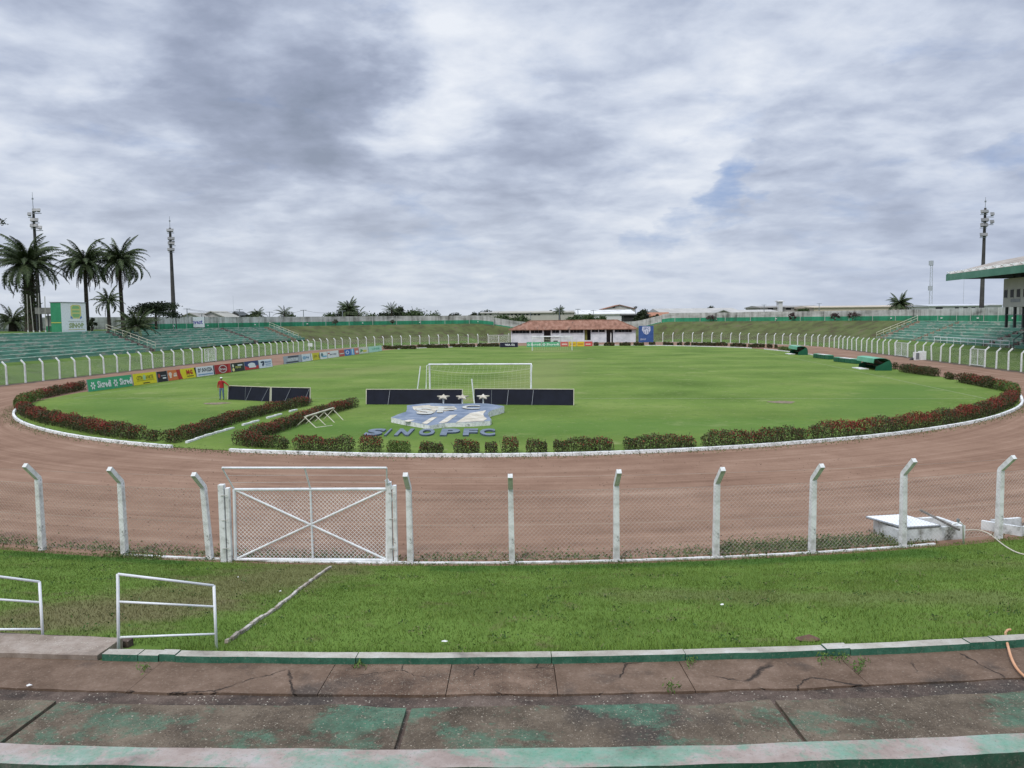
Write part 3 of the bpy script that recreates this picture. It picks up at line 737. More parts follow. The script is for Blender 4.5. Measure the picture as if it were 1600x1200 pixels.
for k in range(4):
    mb = MB(); mb.tube([(.2*k*6, k*.2, k*.75), (.2*k*6, k*.2, 1.3+k*.75)], .05, 6); mb.build('post', dark_metal, dr_)
mb = MB(); mb.tube([(0, 0, 1.3), (3.6, .6, 3.55)], .05, 6); mb.build('rail', dark_metal, dr_)
# ------------------------------------------------------------------ boundary walls
def wall_mat(name, tones, streak):
    M = bpy.data.materials.new(name); b = nodes(M)
    uv = N('ShaderNodeTexCoord').outputs['UV']
    a = noise_(1., 8, .65, uv, 0, (0, 0, 0), (1.3, .12, 1)); c = noise_(.5, 6, .65, uv, .2, (0, 3, 0), (.4, 1, 1))
    f = math_('ADD', math_('MULTIPLY', a, .55), math_('MULTIPLY', c, .45))
    col = ramp_(f, [(.38, streak), (.46, tones[0]), (.54, tones[1]), (.62, tones[2])])
    nt.links.new(col, b.inputs['Base Color']); b.inputs['Roughness'].default_value = .9; return M
wgrey = wall_mat('stained_wall', ((.33, .33, .30), (.48, .48, .45), (.60, .60, .57)), (.13, .13, .115))
wgreen = wall_mat('green_wall_band', ((.025, .20, .10), (.03, .26, .135), (.06, .30, .17)), (.04, .14, .085))
def wall(u0, u1, o, label, h=2.12, band=.92, mats_=None):
    c = pt((u0+u1)/2, o); org = Vector((c.x, c.y, hgt((u0+u1)/2, o))); wl = empty('boundary_wall', org, label=label, cat='wall')
    n = int((u1-u0)/1.2)
    for nm, za, zb, mt_, e in (('upper_wall', band, h, 0, 0), ('green_band', -.3, band+.002, 1, .03)):
        mb = MB(); uv = []
        for i in range(n+1):
            u = lerp(u0, u1, i/n); z = hgt(u, o)
            for oo, zz_ in ((o-.09-e, z+za), (o-.09-e, z+zb), (o+.09+e, z+zb), (o+.09+e, z+za)):
                p = pt(u, oo); mb.v.append((p.x-org.x, p.y-org.y, zz_-org.z)); uv.append((u, zz_))
        for i in range(n):
            a = i*4; q = a+4
            for k in range(4): mb.f.append((a+k, a+(k+1) % 4, q+(k+1) % 4, q+k)); mb.m.append(0)
        mb.f += [(0, 3, 2, 1), (n*4, n*4+1, n*4+2, n*4+3)]; mb.m += [0, 0]
        mb.build(nm, [wgrey, wgreen][mt_], wl, uv=uv)
    mb = MB()
    for i in range(int((u1-u0)/4.6)+1):
        u = u0+i*4.6; z = hgt(u, o); p = pt(u, o-.11)
        mb.box((p.x, p.y, z+h/2), (.10, .10, h-.02), rz=u*.02)
    mb.build('pilasters', wgrey, wl, org)
    mb = MB()
    for i in range(int((u1-u0)/11)+1):
        u = u0+3+i*11; z = hgt(u, o); p = pt(u, o-.2); mb.box((p.x, p.y, z+band*.55), (.3, .2, .22), rz=u*.02)
    mb.build('drain_blocks', white, wl, org)
    return wl
uWl = su(214, 512, 4.5)
uWl = [u for u in np.arange(290, 400, .5) if True and (lambda p: 800+1250*p.x/p.y)(pt(u, 20)) < 222][0]
wall(242, uWl, 20, 'stained white wall with a green lower band on the left grass bank')
wall(66, 211, 20, 'stained white wall with a green lower band along the right side of the ground')
wall(211.2, 241.8, 20.6, 'lower stained wall behind the tiled building', h=2.0, band=.3)
def straight_wall(a, b, z0, h, label):
    o_ = Vector(((a.x+b.x)/2, (a.y+b.y)/2, z0)); wl = empty('boundary_wall', o_, label=label, cat='wall')
    d = (b-a); Ln = Vector((d.x, d.y)).length; wl.rotation_euler[2] = math.atan2(d.y, d.x)
    mb = MB(); mb.box((0, 0, h/2), (Ln, .16, h)); uv = [(p[0], p[2]) for p in mb.v]; mb.build('upper_wall', wgrey, wl, uv=uv)
    mb = MB(); mb.box((0, -.02, .25), (Ln-.1, .20, .5)); mb.build('green_band', wgreen, wl, uv=[(p[0], p[2]) for p in mb.v])
    mb = MB()
    for k in range(int(Ln/4)): mb.box((-Ln/2+2+4*k, -.1, h/2), (.2, .1, h-.03))
    mb.build('pilasters', wgrey, wl, uv=[(p[0], p[2]) for p in mb.v])
straight_wall(W(228, 500, 155), W(-60, 505, 128), 4.4, 2.35, 'older grey wall behind the palms on the far left')
# ------------------------------------------------------------------ text and signs
def text_verts(s, w_, h_, keep=False, bold=0.0, ext=.006, res=3):
    cu = bpy.data.curves.new('lettering', 'FONT'); cu.body = s; cu.extrude = .01; cu.resolution_u = res; cu.offset = bold
    ob = bpy.data.objects.new('lettering', cu); C.objects.link(ob); bpy.context.view_layer.update()
    me = bpy.data.meshes.new_from_object(ob.evaluated_get(bpy.context.evaluated_depsgraph_get()))
    bpy.data.objects.remove(ob)
    V = np.array([v_.co[:] for v_ in me.vertices]); Fs = [tuple(p.vertices) for p in me.polygons]; bpy.data.meshes.remove(me)
    mn, mx = V.min(0), V.max(0); V[:, 0] = (V[:, 0]-mn[0])/(mx[0]-mn[0])*w_; V[:, 1] = (V[:, 1]-mn[1])/(mx[1]-mn[1])*h_
    V[:, 2] = (V[:, 2]-mn[2])/(mx[2]-mn[2])*ext
    return V, Fs
def colm(c): return mat('paint_%02x%02x%02x' % tuple(int(min(.99, k)*255) for k in c), [tuple(k*.9 for k in c), c], scale=3, rough=.55)
def add_item(parent, it, Wd, Hd, lay, y0=-.03):
    """items lie on the board's face; the face looks along local -y; coordinates run 0..1"""
    kind, c = it[0], it[1]; y = y0-.004*lay
    if kind == 'text':
        _, _, x0, z0, x1, z1, s = it[:7]; V, Fs = text_verts(s, (x1-x0)*Wd, (z1-z0)*Hd, bold=it[7] if len(it) > 7 else .012, res=1)
        mb = MB(); mb.add([(-Wd/2+x0*Wd+a, y-b_*1., z0*Hd+h) for a, h, b_ in V], Fs); return mb.build('lettering', colm(c), parent)
    mb = MB()
    if kind == 'rect':
        _, _, x0, z0, x1, z1 = it[:6]; pts = [(x0, z0), (x1, z0), (x1, z1), (x0, z1)]
    elif kind == 'poly': pts = it[2]
    elif kind == 'disc':
        _, _, cx, cz, rx, rz_ = it[:6]; pts = [(cx+rx*math.cos(t), cz+rz_*math.sin(t)) for t in [2*math.pi*i/20 for i in range(20)]]
    n = len(pts); vs = [(-Wd/2+x*Wd, y+.002, z*Hd) for x, z in pts]+[(-Wd/2+x*Wd, y-.003, z*Hd) for x, z in pts]
    mb.add(vs, [tuple(range(n, 2*n))]+[(i, (i+1) % n, (i+1) % n+n, i+n) for i in range(n)])
    return mb.build('emblem' if kind != 'rect' else 'stripe', colm(c), parent)
def board(a, b, h, bg, items, label, tilt=.12, name='advertising_board'):
    a = Vector((a.x, a.y, .03)); b = Vector((b.x, b.y, .03)); d = b-a; Wd = d.length
    r_ = empty(name, (a+b)/2, rz=math.atan2(d.y, d.x), label=label, cat='advertising board', group='advertising boards round the pitch')
    r_.rotation_euler = (-tilt, 0, math.atan2(d.y, d.x))
    mb = MB(); mb.box((0, 0, h/2), (Wd-.04, .03, h)); mb.build('panel', colm(bg), r_)
    mb = MB()
    for x in (-Wd/2+.02, Wd/2-.02): mb.box((x, .0, h/2), (.04, .05, h+.02))
    mb.box((0, .03, .1), (Wd-.1, .03, .04)); mb.box((0, .03, h-.1), (Wd-.1, .03, .04))
    mb.build('frame', grey_metal, r_)
    mb = MB()
    for x in (-Wd*.35, Wd*.35): mb.bar((x, .04, h*.85), (x, .55, -.0), .035)
    mb.build('strut', grey_metal, r_)
    for i, it in enumerate(items): add_item(r_, it, Wd, h, i+1, y0=-.018)
    return r_
LB0, LB1 = P(138, 613), P(426, 573.2); LC0, LC1 = P(444, 569.5), P(597, 548.5)
def lbx(x, y0, y1, a, b, xa, xb):       # board-line point seen at column x
    d = b-a; r_ = ray(x, lerp(y0, y1, (x-xa)/(xb-xa)))
    t = (a.x*r_.y-a.y*r_.x)/(r_.x*d.y-r_.y*d.x); return a+d*t
def LB(x): return lbx(x, 613, 573.2, LB0, LB1, 138, 426)
def LC(x): return lbx(x, 569.5, 548.5, LC0, LC1, 444, 597)
Wt, Gn, Yl, Bk, Rd, Or, Bl = (.80, .80, .80), (.05, .36, .17), (.72, .62, .02), (.015, .015, .02), (.35, .02, .02), (.62, .17, .05), (.03, .12, .45)
def pinwheel(cx, cz, s, asp, c=Wt):
    out_ = []
    for k in range(6):
        t = k*math.pi/3; a = [(0.25, -.10), (.55, -.28), (1., -.12), (.85, .15), (.45, .18)]
        out_.append(('poly', c, [(cx+s*(x*math.cos(t)-z*math.sin(t))/asp, cz+s*(x*math.sin(t)+z*math.cos(t))) for x, z in a]))
    return out_
board(LB(138), LB(207.5), 1.02, Gn, pinwheel(.11, .45, .36, 6.6)+[('text', Wt, .20, .20, .50, .80, 'Sicredi', .03)]+pinwheel(.60, .45, .36, 6.6)+[('text', Wt, .69, .20, .985, .80, 'Sicredi', .03)], 'wide green board with a white name and wheel mark twice, nearest on the left touchline')
board(LB(208.8), LB(246), 1.04, Yl, [('text', (.16, .16, .02), .15, .42, .85, .78, 'CITRONORTE', .02), ('disc', (.35, .55, .30), .47, .60, .06, .24), ('rect', (.05, .05, .02), .40, .07, .68, .15), ('rect', (.16, .16, .02), .15, .33, .88, .36)], 'yellow board with dark green lettering and a round mark')
board(LB(246.6), LB(262.5), 1.0, Bk, [('disc', (.4, .08, .05), .2, .6, .1, .2), ('rect', (.3, .3, .32), .38, .52, .85, .62), ('rect', (.75, .75, .75), .52, .28, .85, .40)], 'small black board with a red mark and pale lines, between yellow and orange')
board(LB(262.8), LB(282.5), 1.0, Or, [('disc', (.75, .6, .5), .22, .62, .13, .2), ('rect', (.75, .6, .5), .15, .25, .3, .45), ('rect', (.75, .6, .5), .46, .35, .72, .55), ('rect', (.75, .6, .5), .5, .6, .72, .7), ('poly', (.45, .03, .02), [(.85, 0.02), (1, .02), (1, .98), (.72, .98)])], 'orange board with a cream mark and a red wedge at its end')
board(LB(282.8), LB(307), 1.0, Yl, [('poly', (.45, .03, .02), [(.0, .02), (.12, .02), (0, .7)]), ('text', (.45, .03, .02), .38, .35, .78, .85, 'MG', .05), ('rect', (.1, .08, .02), .4, .17, .82, .25), ('poly', Bk, [(.9, .98), (1, .98), (1, .1)])], 'yellow board with two big red letters')
board(LB(307.3), LB(335.5), 1.0, (.72, .74, .76), [('text', (.04, .05, .06), .12, .42, .90, .86, "D' SOUZA", .04), ('rect', (.15, .3, .5), .1, .14, .92, .24), ('rect', Bk, .96, 0.02, 1, .98)], 'white board with black lettering over a blue line')
board(LB(336), LB(361.5), 1.0, Rd, [('disc', (.65, .62, .6), .5, .5, .25, .42), ('disc', (.22, .01, .015), .5, .5, .21, .35), ('text', (.7, .68, .66), .33, .36, .68, .62, 'Brasa', .02), ('rect', (.5, .04, .04), .82, .02, .97, .98)], 'dark red board with a white ringed oval')
board(LB(362), LB(382.5), 1.0, (.02, .03, .02), [('disc', (.8, .75, .3), .15, .25, .08, .2), ('disc', (.75, .75, .6), .15, .68, .06, .18), ('text', (.6, .6, .15), .32, .35, .72, .60, 'PISOS', .02), ('rect', (.6, .65, .66), .5, .62, .85, .78)], 'black board with yellow lettering and pale round marks')
board(LB(383), LB(404.5), 1.0, (.03, .05, .16), [('poly', (.5, .04, .04), [(0, .02), (1, .02), (1, .45), (.4, .2), (0, .5)]), ('disc', (.75, .76, .78), .5, .55, .27, .25), ('rect', (.75, .76, .78), .3, .22, .8, .42)], 'dark blue and red board with a white cloudy mark')
board(LB(405), LB(426), 1.0, (.72, .76, .82), [('poly', (.02, .04, .09), [(.12, .75), (.28, .85), (.42, .8), (.40, .4), (.28, .15), (.22, .4), (.32, .62), (.2, .6)]), ('text', (.1, .2, .38), .46, .55, .93, .8, 'NEGOCIOS', .03), ('rect', (.2, .3, .5), .48, .35, .9, .45), ('rect', (.4, .5, .65), .48, .18, .88, .26)], 'white board with a dark horse head mark and blue lettering')
fb = [(444, 471.5, (.35, .38, .43), [('rect', (.02, .03, .04), .12, .08, .82, .22), ('text', (.72, .74, .76), .2, .3, .8, .65, 'CONSTRUTORA', .03), ('rect', (.05, .06, .09), .25, .76, .85, .95)], 'grey board with a black strip and white lettering, after the gap in the row'),
      (472, 486, (.66, .70, .74), [('disc', (.25, .4, .55), .3, .5, .2, .25), ('text', (.1, .2, .35), .52, .32, .85, .68, 'by', .04)], 'pale grey board with a blue round mark'),
      (486.5, 500, (.62, .54, .03), [('rect', (.75, .76, .7), .0, .02, .16, .98), ('text', (.35, .3, .02), .25, .3, .75, .7, 'JB', .05), ('rect', (.2, .18, .03), .88, .25, .97, .7)], 'small yellow board with a pale edge'),
      (500.5, 512, (.74, .75, .72), [('disc', (.1, .2, .22), .3, .6, .16, .28), ('rect', (.15, .4, .6), .35, .25, .9, .45)], 'white board with a dark comma mark and a blue strip'),
      (512.3, 529.5, (.74, .74, .74), [('text', (.18, .2, .25), .22, .38, .8, .62, 'MOVEIS', .03), ('rect', (.5, .1, .1), .05, .6, .2, .8)], 'white board with grey lettering and a small red mark'),
      (530.5, 538.5, (.50, .09, .07), [('rect', (.6, .55, .5), .1, .35, .9, .52)], 'small red board with a pale strip'),
      (539, 548.5, (.03, .13, .45), [('disc', (.6, .7, .85), .45, .5, .3, .3), ('disc', (.03, .13, .45), .45, .5, .16, .18)], 'small blue board with a pale ring'),
      (549, 554, (.12, .4, .7), [('rect', (.7, .75, .8), .35, .05, .6, .95)], 'narrow blue board with a white bar'),
      (554.3, 561, (.60, .18, .15), [('rect', (.75, .7, .7), .3, .25, .9, .6)], 'narrow red and white board'),
      (561.3, 576, (.62, .64, .55), [('poly', (.1, .3, .1), [(.1, .2), (.5, .5), (.2, .8)]), ('disc', (.6, .55, .1), .6, .4, .22, .2)], 'pale board with green and yellow marks'),
      (576.3, 597, (.42, .66, .55), [('text', (.15, .45, .3), .25, .35, .85, .7, 'UNIR', .03)], 'pale green board at the far end of the left row')]
for x0, x1, bg_, its, lb in fb: board(LC(x0), LC(x1), 1.02, bg_, its, lb)
FA, FB = P(781, 543), P(926, 541)
def LF(x): return lbx(x, 543, 541, FA, FB, 781, 926)
board(LF(781), LF(809.5), .95, (.012, .013, .03), [('text', (.75, .76, .78), .28, .3, .82, .72, 'VIA 52', .03)], 'black board with white lettering behind the far goal')
board(LF(823), LF(846), .95, Gn, pinwheel(.13, .45, .3, 3.2)+[('text', (.7, .8, .72), .26, .25, .95, .72, 'Sicredi', .03)], 'green board with white lettering behind the far goal, left one')
board(LF(846.4), LF(875), .95, Gn, pinwheel(.13, .45, .3, 3.2)+[('text', (.7, .8, .72), .26, .25, .95, .72, 'Sicredi', .03)], 'green board with white lettering behind the far goal, right one')
board(LF(875.5), LF(888), .95, (.55, .08, .07), [('rect', (.7, .5, .45), .2, .35, .85, .6)], 'red board behind the far goal, next to the green ones')
board(LF(888.3), LF(901), .95, (.65, .45, .03), [('rect', (.45, .2, .03), .15, .35, .85, .6)], 'amber board behind the far goal, left of its twin')
board(LF(901.3), LF(913), .95, (.70, .45, .03), [('rect', (.45, .2, .03), .15, .35, .85, .6)], 'amber board behind the far goal, right of its twin')
board(LF(913.3), LF(926), .95, (.55, .08, .07), [('rect', (.7, .5, .45), .15, .3, .75, .55)], 'red board at the right end of the row behind the far goal')
# dark boards seen from behind
def dark_board(a, b, h, label, ribs, tilt=-.10):
    d = b-a; Wd = Vector((d.x, d.y)).length; r_ = empty('advertising_board', ((a.x+b.x)/2, (a.y+b.y)/2, .03), label=label, cat='advertising board', group='dark boards round the near goal')
    r_.rotation_euler = (tilt, 0, math.atan2(d.y, d.x))
    mb = MB(); mb.box((0, 0, h/2), (Wd-.08, .03, h)); mb.build('panel', navy, r_)
    mb = MB(); mb.box((0, -.01, h+.02), (Wd, .07, .05)); mb.box((-Wd/2+.02, -.01, h/2), (.05, .06, h)); mb.box((Wd/2-.02, -.01, h/2), (.05, .06, h)); mb.build('frame', cream, r_)
    for x, lean in ribs:
        mb = MB(); X = -Wd/2+x*Wd; mb.bar((X, -.03, h-.05), (X-lean, -.30 if lean else -.03, -.02), .018); mb.build('strut', grey_metal, r_)
    return r_
dark_board(P(356, 624.8), P(422.5, 628), 1.0, 'dark board with leaning struts, held by the person in red', [(.02, 0), (.42, .0), (.56, .25), (.95, .35)])
dark_board(P(423.5, 628), P(485, 629.5), 1.0, 'dark board reaching the near end of the diagonal hedge', [(.02, .0), (.5, .3), (.97, .25)])
dark_board(P(572, 632.5), P(723, 633), 1.0, 'long dark board behind the near goal, left half', [(.25, .05)])
dark_board(P(740.5, 632.5), P(897, 634), 1.03, 'long dark board behind the near goal, right half', [(.18, .0), (.35, .05), (.6, .06)])
# ------------------------------------------------------------------ goals
netm = mat('net_cord', [(.55, .55, .40), (.62, .62, .5)], rough=.8)
def goal(c, ax, Wd, label, net_r, s, drop=True):
    r_ = empty('football_goal', (c.x, c.y, .03), label=label, cat='goal'); r_.rotation_euler[2] = math.atan2(-ax.x, ax.y)
    h = 2.44
    for x in (-Wd/2, Wd/2): mb = MB(); mb.tube([(x, 0, 0), (x, 0, h)], .06, 10); mb.build('goalpost', metalw, r_)
    mb = MB(); mb.tube([(-Wd/2-.06, 0, h), (Wd/2+.06, 0, h)], .06, 10); mb.build('crossbar', metalw, r_)
    for x in (-Wd/2, Wd/2): mb = MB(); mb.tube([(x, 0, h), (x*1.03, -.45, h-.05), (x*1.02, -.9, 1.0), (x, -1.5, 0)], .028, 6); mb.build('stay', metalw, r_)
    mb = MB()
    nx, nz = int(Wd/s), 16
    def q(i, j):
        x = -Wd/2+Wd*i/nx; t = j/nz
        sag = .32*math.sin(math.pi*i/nx)*1.0
        if t < .25: k = t/.25; return Vector((x, -1.15*k, h-.06-(.22+sag)*math.sin(k*math.pi/2)))
        k = (t-.25)/.75; zt = h-.28-sag; return Vector((x, -1.15-.5*k, zt*(1-k)+.02))
    for i in range(nx+1): mb.tube([q(i, j) for j in range(nz+1)], net_r, 3, cap=False)
    for j in range(1, nz+1): mb.tube([q(i, j) for i in range(nx+1)], net_r*(3 if j == 4 else 1), 3, cap=False)
    for x in (-Wd/2, Wd/2):
        for k in range(1, 6): z = h*k/6; mb.tube([(x, 0, z), (x, -.5-.9*(1-z/h)-.2, z*.93)], net_r, 3, cap=False)
    mb.build('net', netm, r_); return r_
goal(GC, AX, 7.32, 'white football goal with a sagging net, nearest the camera', .0032, .30)
goal(GC2, -AX, 7.0, 'small distant white football goal in front of the far boards', .008, .4)
for (x0, y0, x1, y1, lb) in ((657, 572, 651, 617, 'leaning white net pole left of the near goal'), (737, 592, 741.5, 633, 'white net pole between the two long dark boards')):
    b_ = P(x1, y1+(3 if x1 < 700 else 0)); t_ = W(x0, y0, b_.y+.15); po = empty('net_pole', (b_.x, b_.y, 0), label=lb, cat='pole')
    mb = MB(); mb.tube([b_, t_], .045, 8); mb.build('shaft', metalw, po, (b_.x, b_.y, 0))
    mb = MB(); mb.tube([(b_.x, b_.y, -.02), (b_.x, b_.y, .10)], .10, 10); mb.build('foot', old_white, po, (b_.x, b_.y, 0))
# ------------------------------------------------------------------ club crest and letters on the grass
crest_blue = mat('crest_blue', [(.11, .145, .20), (.16, .20, .265), (.22, .255, .31)], scale=1.2, rough=.8, coord='World')
crest_beige = mat('crest_beige', [(.36, .33, .26), (.50, .46, .37), (.60, .57, .50)], scale=1.6, rough=.85, coord='World', spots=[((.2, .2, .17), 3, .6, .08)])
crest_white = mat('crest_white', [(.34, .34, .30), (.50, .50, .45)], scale=2, rough=.8, coord='World')
def cz(y): return .20+.026*(y-40.)            # the slab leans up towards the back
def Pc(x, y, e=0):
    x, y = 560+x/6.667, 620+y/6.667; z = .5
    for _ in range(14): q = P(x, y, z); z = cz(q.y)+e
    return P(x, y, z)
out_ = [(505, 88), (640, 74), (760, 66), (860, 68), (1000, 74), (1140, 70), (1270, 66), (1345, 70), (1440, 84), (1520, 96), (1470, 118), (1400, 136), (1360, 158), (1345, 180), (1362, 205), (1385, 235), (1370, 250), (1200, 265), (1040, 268), (900, 275), (740, 300), (600, 270), (450, 240), (340, 213), (420, 180), (497, 155), (508, 120)]
top = [Pc(*p) for p in out_]; org = Vector((top[20].x+1, 45, 0))
cr = empty('club_crest', org, label='raised concrete shield emblem painted blue and beige on the grass', cat='emblem')
mb = MB(); n = len(top); cen = sum(top, Vector())/n
mb.add([tuple(p) for p in top]+[(p.x, p.y, 0) for p in top], [tuple(range(n-1, -1, -1))], 0)
mb.f += [(i, (i+1) % n, (i+1) % n+n, i+n) for i in range(n)]; mb.m += [1]*n
mb.build('shield_slab', [crest_blue, old_white], cr, org)
def patch(pts, mt_, name, e=.02, th=.02):
    a = [Pc(x, y, e) for x, y in pts]; n = len(a); mb = MB()
    mb.add([tuple(p) for p in a]+[(p.x, p.y, p.z-th) for p in a], [tuple(range(n-1, -1, -1))]+[(i, (i+1) % n, (i+1) % n+n, i+n) for i in range(n)]); return mb.build(name, mt_, cr, org)
for st_ in ([(660, 275), (765, 212), (822, 208), (745, 262), (715, 282)], [(835, 272), (955, 190), (1030, 184), (925, 262), (880, 272)], [(1020, 264), (1165, 168), (1330, 140), (1300, 178), (1310, 205), (1340, 228), (1300, 252), (1150, 258)], [(470, 250), (520, 238), (590, 238), (540, 256), (520, 258)]): patch(st_, crest_beige, 'stripe')
patch([(560, 100), (740, 84), (760, 95), (1000, 100), (1030, 128), (900, 150), (815, 135), (790, 165), (640, 160), (575, 130)], crest_beige, 'letter_ground', .018)
def ctext(s, bx, nm='lettering', e=.05):
    x0, y0, x1, y1, sh = bx                 # box in crest picture units: x0,y0 top left, x1,y1 bottom right
    V, Fs = text_verts(s, 1, 1, bold=.03, res=4); mb = MB(); vs = []
    for a, h, b_ in V:
        x = lerp(x0, x1, a)+sh*h; y = lerp(y1, y0, h); vs.append(Pc(x, y, e if b_ > .003 else e-.05))
    mb.add([tuple(p) for p in vs], Fs); return mb.build(nm, crest_white, cr, org)
ctext('S', (610, 112, 790, 180, -25)); ctext('F', (815, 104, 985, 162, 20)); ctext('C', (1075, 86, 1262, 126, 8))
# three stars on stems
for i, (x, y) in enumerate(((885, 62), (1083, 62), (1300, 60))):
    b_ = Pc(x, y+6); s_ = empty('star_ornament', b_, label=('left', 'middle', 'right')[i]+' white concrete star on a stem behind the shield emblem', cat='ornament')
    pts = [((.42 if k % 2 == 0 else .17)*math.cos(math.pi/2+k*math.pi/5), (.42 if k % 2 == 0 else .17)*math.sin(math.pi/2+k*math.pi/5)) for k in range(10)]
    mb = MB(); c0, c1 = (0, 0, .10), (0, 0, -.06); rot = Matrix.Rotation(.30, 3, 'X'); vs = [rot @ Vector((x_, y_, .035)) for x_, y_ in pts]+[rot @ Vector((x_, y_, -.035)) for x_, y_ in pts]+[rot @ Vector(c0), rot @ Vector(c1)]
    fs = [(k, (k+1) % 10, 20) for k in range(10)]+[(10+(k+1) % 10, 10+k, 21) for k in range(10)]+[(k, k+10, (k+1) % 10+10, (k+1) % 10) for k in range(10)]
    mb.add([v_+Vector((0, 0, .40)) for v_ in vs], fs); mb.build('star', crest_beige, s_)
    mb = MB(); mb.tube([(0, 0, -.3), (0, 0, .38)], .05, 8); mb.build('stem', old_white, s_)
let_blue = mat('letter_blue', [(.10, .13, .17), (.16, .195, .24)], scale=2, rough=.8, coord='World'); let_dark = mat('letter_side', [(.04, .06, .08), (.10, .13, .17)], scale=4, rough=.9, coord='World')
spans = [('S', 566, 606, 13), ('I', 600, 613, 10), ('N', 615.5, 648, 10), ('O', 653, 681, 4), ('P', 687, 720, 4), ('F', 723, 747, 2), ('C', 750, 773.5, 0)]
for ch, x0, x1, sh in spans:
    V, Fs = text_verts(ch, 1, 1, bold=.045, res=5); zt = .10; mb = MB(); vs = []
    w0 = x1-x0-sh
    for a, h, b_ in V:
        x = x0+a*w0+sh*h; y = lerp(679.5, 669.5, h); z = zt if b_ > .003 else 0
        q = P(x, y, zt); vs.append((q.x, q.y, z))
    mb.add(vs, Fs)
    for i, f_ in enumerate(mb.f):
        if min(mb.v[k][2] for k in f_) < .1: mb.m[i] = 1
    c0 = Vector((sum(v_[0] for v_ in vs)/len(vs), sum(v_[1] for v_ in vs)/len(vs), 0))
    o_ = mb.build('concrete_letter', [let_blue, let_dark], origin=c0)
    tag(o_, 'raised blue grey concrete letter %s lying on the grass before the emblem' % ch, 'letter', 'raised letters on the grass')
# folding metal trestle
tb = [P(473, 674*1.0, 0)]; a_, b_ = P(479, 668), P(527, 656)
tr_o = empty('training_trestle', a_, label='long pale metal trestle with crossed legs beside the diagonal hedge', cat='trestle')
ta = W(477.5, 651, a_.y); tb_ = W(520.5, 637.5, b_.y)
mb = MB(); mb.tube([ta, tb_], .045, 6); mb.build('top_bar', cream, tr_o, a_)
d_ = (tb_-ta); n_ = Vector((-d_.y, d_.x, 0)).normalized()
for k in (0.0, .33, .66, 1.0):
    t_ = ta+d_*k
    for sg, e in ((1, .55), (-1, .55)):
        mb = MB(); f_ = Vector((t_.x, t_.y, 0))+Vector((sg*.62, -.25*sg, 0)); mb.tube([t_+Vector((-.08*sg, 0, .0)), f_], .024, 5); mb.build('leg', cream, tr_o, a_)
mb = MB(); mb.tube([Vector((ta.x+.62, ta.y-.25, .03)), Vector((ta.x+1.3, ta.y+.5, .03))], .02, 5); mb.build('foot_bar', cream, tr_o, a_)
